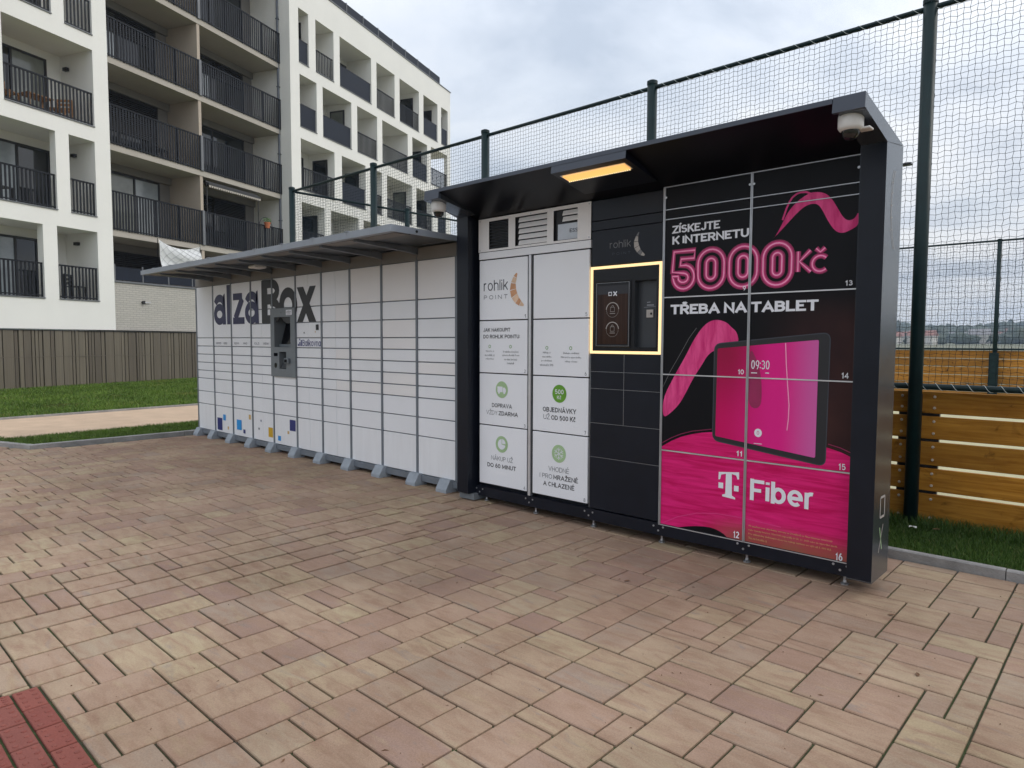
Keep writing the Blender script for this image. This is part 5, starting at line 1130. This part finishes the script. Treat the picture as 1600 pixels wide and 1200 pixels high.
G().stroke([(-1.703, 1.498), (-1.695, 1.365), (-1.683, 1.232), (-1.67, 1.099), (-1.672, 1.009), (-1.679, .937)], .006, lay(4)).build('tablet_screen_print', 'neon_hot', rl)
stext('09:30', -1.926, -1.803, 1.324, 1.384, lay(5), 'ink_white', rl, .13, .17); G().rect(-1.926, -1.885, 1.296, 1.302, lay(5)).build('tablet_mark', 'ink_white', rl); G().rect(-1.83, -1.805, 1.298, 1.304, lay(5)).build('tablet_mark', 'ink_white', rl)
o = G().disc(-1.868, .903, .026, lay(5), 18, .028).build('tablet_mark', 'ink_white', rl); G().stroke(circ(-1.868, .903, .007, 10, .011), .003, lay(6), True).build('fingerprint_mark', 'neon_mid', o)
G().rect(-1.895, -1.84, .829, .833, lay(5)).build('tablet_mark', 'ink_white', rl)
stext('ZÍSKEJTE', -2.533, -2.170, 2.274, 2.330, lay(1), 'ink_white', rl, .29, .05, con=1.35); stext('K INTERNETU', -2.532, -1.964, 2.197, 2.254, lay(1), 'ink_white', rl, .29, .05, con=1.35)
stext('TŘEBA NA', -2.537, -1.966, 1.700, 1.769, lay(1), 'ink_white', rl, .31, .05, con=1.4); stext('TABLET', -1.939, -1.508, 1.699, 1.768, lay(1), 'ink_white', rl, .31, .05, con=1.4)
for ch, a, b, c_, d_ in (('5', -2.530, -2.352, 1.872, 2.143), ('0', -2.326, -2.134, 1.872, 2.138), ('0', -2.096, -1.904, 1.872, 2.138), ('0', -1.864, -1.680, 1.870, 2.138)):
    # two concentric neon tubes per figure: halo, tube and hot core
    def stadium(x0, x1, z0, z1, n=14):
        r = (x1-x0)/2; cx = (x0+x1)/2
        return [(cx+r*math.cos(t), z1-r+r*math.sin(t)) for t in np.linspace(0, math.pi, n)]+[(cx+r*math.cos(t), z0+r+r*math.sin(t)) for t in np.linspace(math.pi, 2*math.pi, n)]
    if ch == '0': loops = [stadium(a, b, c_, d_), stadium(a+.062, b-.062, c_+.062, d_-.062)]
    else:
        w, h = b-a, d_-c_
        five = [(.08, 1), (1, 1), (.97, .80), (.40, .80), (.37, .63)]+[(.52+.46*math.cos(t), .33+.31*math.sin(t)) for t in np.linspace(1.35, -math.pi*.95, 16)]+[(.02, .36), (.28, .36)]+[(.50+.22*math.cos(t), .31+.12*math.sin(t)) for t in np.linspace(-math.pi*.9, 1.5, 10)]+[(.02, .47)]
        loops = [[(a+p*w, c_+q*h) for p, q in five]]
    for lp in loops:
        for wdt, mt, k in ((.042, 'neon_dim', 1), (.023, 'neon_mid', 2), (.0085, 'neon_hot', 3)): G().stroke(lp, wdt, lay(k), True).build('neon_figure', mt, rl)
kk = [[(-1.640, 2.072), (-1.640, 1.945)], [(-1.565, 2.074), (-1.632, 2.008), (-1.560, 1.942)], [(-1.505+.048*math.cos(t), 1.988+.048*math.sin(t)) for t in np.linspace(.75, 5.5, 18)], [(-1.532, 2.082), (-1.506, 2.058), (-1.478, 2.082)]]
for lp in kk:
    for wdt, mt, k in ((.034, 'neon_dim', 1), (.020, 'neon_mid', 2), (.007, 'neon_hot', 3)): G().stroke(lp, wdt, lay(k)).build('neon_figure', mt, rl)
for s, x, z, h in (('9', -1.985, 1.846, .030), ('13', -1.333, 1.843, .032), ('10', -1.995, 1.286, .034), ('14', -1.337, 1.284, .036), ('11', -1.992, .732, .036), ('15', -1.337, .724, .040), ('12', -2.0, .168, .048), ('16', -1.337, .160, .048)):
    w = .021*len(s); stext(s, x-w/2-.002, x+w/2-.002, z, z+h, lay(4), 'ink_white', rl, .2, .16)
g = G()
g.poly([(-2.139, .606), (-1.992, .622), (-1.991, .574), (-2.003, .572), (-2.012, .598), (-2.044, .604), (-2.040, .455), (-2.016, .444), (-2.016, .432), (-2.110, .440), (-2.110, .452), (-2.088, .460), (-2.086, .600), (-2.120, .590), (-2.128, .556), (-2.140, .554)], lay(2))
g.rect(-2.139, -2.104, .495, .534, lay(2)); g.rect(-2.026, -1.993, .489, .527, lay(2)); g.build('brand_mark', 'ink_white', rl)
stext('Fiber', -1.913, -1.490, .447, .592, lay(2), 'ink_white', rl, .235, .085, con=1.12)
for i, s in enumerate(['Při uzavření nové objednávky smlouvy na 24 měsíců na Fiber Internet 1000/1000', 'nebo Optický Internet 1000/1000 nejpozději do 30. 11. 2025 nebo do vyprodání zásob.', 'Pro zákazníky získávající slevu na nákup tabletu ve výši až 5 000 Kč.', 'Více na t-mobile.cz']):
    text(s, -1.916, [-1.38, -1.35, -1.382, -1.79][i], .262-i*.027, .278-i*.027, lay(2), 'ink_orange', rl, res=1, name='small_print')
# marks on the right side panel
def side_stroke(pts, w, mat, nm):
    g = G().stroke(pts, w, 0.); g.v = [(-1.1268, p[0], p[2]) for p in g.v]; return g.build(nm, mat, rl)
side_stroke([(.03, .40), (.085, .26)], .012, 'ink_green', 'side_mark'); side_stroke([(.10, .41), (.02, .25)], .010, 'ink_silver', 'side_mark')
for a, b in (((.03, .46), (.12, .46)), ((.12, .46), (.12, .58)), ((.12, .58), (.03, .58)), ((.03, .58), (.03, .46))): side_stroke([a, b], .014, 'ink_silver', 'side_mark')
for dx in (0, .028): side_stroke([(.09-dx, 2.50), (.05-dx, 2.43), (.03-dx*.6, 2.33), (.035-dx*.5, 2.22), (.07-dx, 2.12), (.12-dx, 2.05)], .004, 'ink_silver', 'side_mark')
for z in (2.42, 2.36, 2.29, 2.22, 2.15): side_stroke([(.02, z), (.055, z+.012)], .004, 'ink_silver', 'side_mark')

# dome cameras hanging from the canopy
def dome(x, y, zt, label, bracket):
    t = thing('security_camera', (x, y, zt), label, 'camera')
    o = G().lathe((x, y, zt), [(.001, 0), (.060, 0), (.064, -.012), (.064, -.068), (.056, -.082), (.045, -.088)], 28).build('housing', 'cam_white', t, True)
    G().lathe((x, y, zt), [(.046, -.086), (.044, -.104), (.036, -.120), (.022, -.131), (.001, -.135)], 24).build('dome', 'dome_glass', t, True)
    if bracket: G().cbox(x+.03, x+.095, y+.01, y+.075, zt-.085, zt-.072, .004).build('bracket', 'cam_white', t)
dome(-1.225, -.425, 2.722, 'white dome camera under the right end of the dark canopy', True)
dome(-4.590, -.42, 2.712, 'white dome camera under the left end of the dark canopy', False)

# ------------------------------------------------------------------ small things on the ground
def leaf(x, y, z, rz, s, label, mat='leaf_brown'):
    g = G(); n = 7
    P_ = [(-1, 0), (-.6, .32), (0, .42), (.6, .26), (1, 0), (.6, -.26), (0, -.42), (-.6, -.32)]
    c_, sn = math.cos(rz), math.sin(rz)
    V = [(x+s*(p*c_-q*sn), y+s*(p*sn+q*c_), z+.002+s*.25*abs(q)) for p, q in P_]+[(x, y, z+.001)]
    g.add(V, [(i, (i+1) % 8, 8) for i in range(8)]); o = g.build('fallen_leaf', mat); tag(o, label, 'leaf')
leaf(-.97, -.28, .003, .5, .024, 'brown dry leaf in a joint of the paving right of the dark locker')
leaf(-.70, -.95, .003, 1.9, .020, 'small dark leaf in a mossy joint near the right edge')
leaf(-2.33, -.83, .003, 1.0, .022, 'small dark dry leaf on the paving in front of the pink doors')
leaf(-1.12, 1.55, .085, .7, .030, 'brown leaf lying on the grass by the wooden boards')
lt = G().add([(-1.27+.028*math.cos(a), 1.50+.018*math.sin(a), .088+.006*math.sin(3*a)) for a in np.linspace(0, 6.283, 13)[:-1]]+[(-1.27, 1.50, .094)], [(i, (i+1) % 12, 12) for i in range(12)]).build('paper_scrap', 'litter')
tag(lt, 'white scrap of paper on the grass beside the green post', 'litter')
lid = G().box(-20.9, -19.9, 4.0, 4.5, .03, .075).build('manhole_cover', 'kerb'); tag(lid, 'flat pale cover in the lawn near the brown slatted fence', 'cover')

cr = G(); rc = random.Random(5)
for i in range(260):
    x, y = rc.uniform(-4.5, 1.0), rc.uniform(-3.6, .75)
    if -4.8 < x < -1.1 and y > -.05: continue
    q = rc.uniform(.0015, .0045); a = rc.uniform(0, 6.28); ca, sa = math.cos(a)*q, math.sin(a)*q; l = rc.choice([1, 1, 1, 3.5])
    cr.add([(x-ca*l, y-sa*l, .0015), (x+ca*l, y+sa*l, .0015), (x+sa, y-ca, .0015), (x, y, .0015+q*1.2)], [(0, 1, 3), (1, 2, 3), (2, 0, 3), (0, 2, 1)])
tag(cr.build('grit', 'leaf_brown'), 'crumbs of soil and bits of twig scattered over the paving', 'grit', kind='stuff')

# ------------------------------------------------------------------ far town
rf = random.Random(11)
def far_h(r, t): return -.12+(0 if r < 100 else 12.5*min(1, max(0, (r-330)/520))**1.3*(1+.22*math.sin(t*9+1)+.16*math.sin(t*23+2)+.1*math.sin(t*41)))
for i in range(30):
    az = R(rf.uniform(-15.5, -3.5)); r = rf.uniform(400, 760); x, y = r*math.sin(az), -4.4+r*math.cos(az); z = far_h(math.hypot(x, y), math.atan2(x, y))-.5
    w, d_, h = rf.uniform(7, 14), rf.uniform(7, 9), rf.uniform(3, 5.5); rz = rf.uniform(-.5, .5); red = i % 3 > 0
    t = thing('house', (x, y, z), 'small pale house with a red roof in the distant town beyond the court' if red else 'small pale house with a grey roof in the distant town beyond the court', 'house', 'red roofed houses of the distant town' if red else 'grey roofed houses of the distant town', rz, False)
    G().box(-w/2, w/2, -d_/2, d_/2, 0, h).build('wall', 'far_wall', t); G().prism([(-d_/2-.4, h), (d_/2+.4, h), (0, h+d_*.36)], -w/2-.4, w/2+.4, 'x').build('roof', 'far_roof' if red else 'far_roof_grey', t)
V = []; F = []
import bmesh
bm = bmesh.new(); bmesh.ops.create_icosphere(bm, subdivisions=2, radius=1); iv = np.array([v.co[:] for v in bm.verts]); fi = np.array([[v.index for v in f.verts] for f in bm.faces]); bm.free()
k = 0
for i in range(1500):
    az = R(rng.uniform(-40, 25)); r = rng.uniform(420, 1000); x, y = r*math.sin(az), -4.4+r*math.cos(az); s = rng.uniform(2.5, 6)*(1.25 if r > 600 else .75)
    z = far_h(math.hypot(x, y), math.atan2(x, y))+s*.55
    q = iv*(1+.28*rng.standard_normal(len(iv))[:, None])*np.array([s*1.2, s*1.2, s])+np.array([x, y, z]); V.append(q); F.append(fi+k); k += len(iv)
tag(npmesh('far_trees', np.concatenate(V), np.concatenate(F), 'far_tree'), 'dark belt of trees along the distant ridge beyond the court', 'trees', kind='stuff')

# ------------------------------------------------------------------ air
hz = bpy.data.materials.new('haze'); hz.use_nodes = True; t = hz.node_tree; t.nodes.clear()
ho = N(t, 'ShaderNodeOutputMaterial'); pv = N(t, 'ShaderNodeVolumePrincipled'); pv.inputs['Color'].default_value = (.60, .76, 1.0, 1); pv.inputs['Density'].default_value = .00042; pv.inputs['Anisotropy'].default_value = .1
L(t, pv.outputs[0], ho.inputs['Volume']); MATS['haze'] = hz
tag(G().box(-1430, 1430, -1430, 1430, -1.2, 48).build('haze', 'haze'), 'thin blue haze over the distant town', 'haze', kind='stuff')
S.cycles.volume_bounces = 0
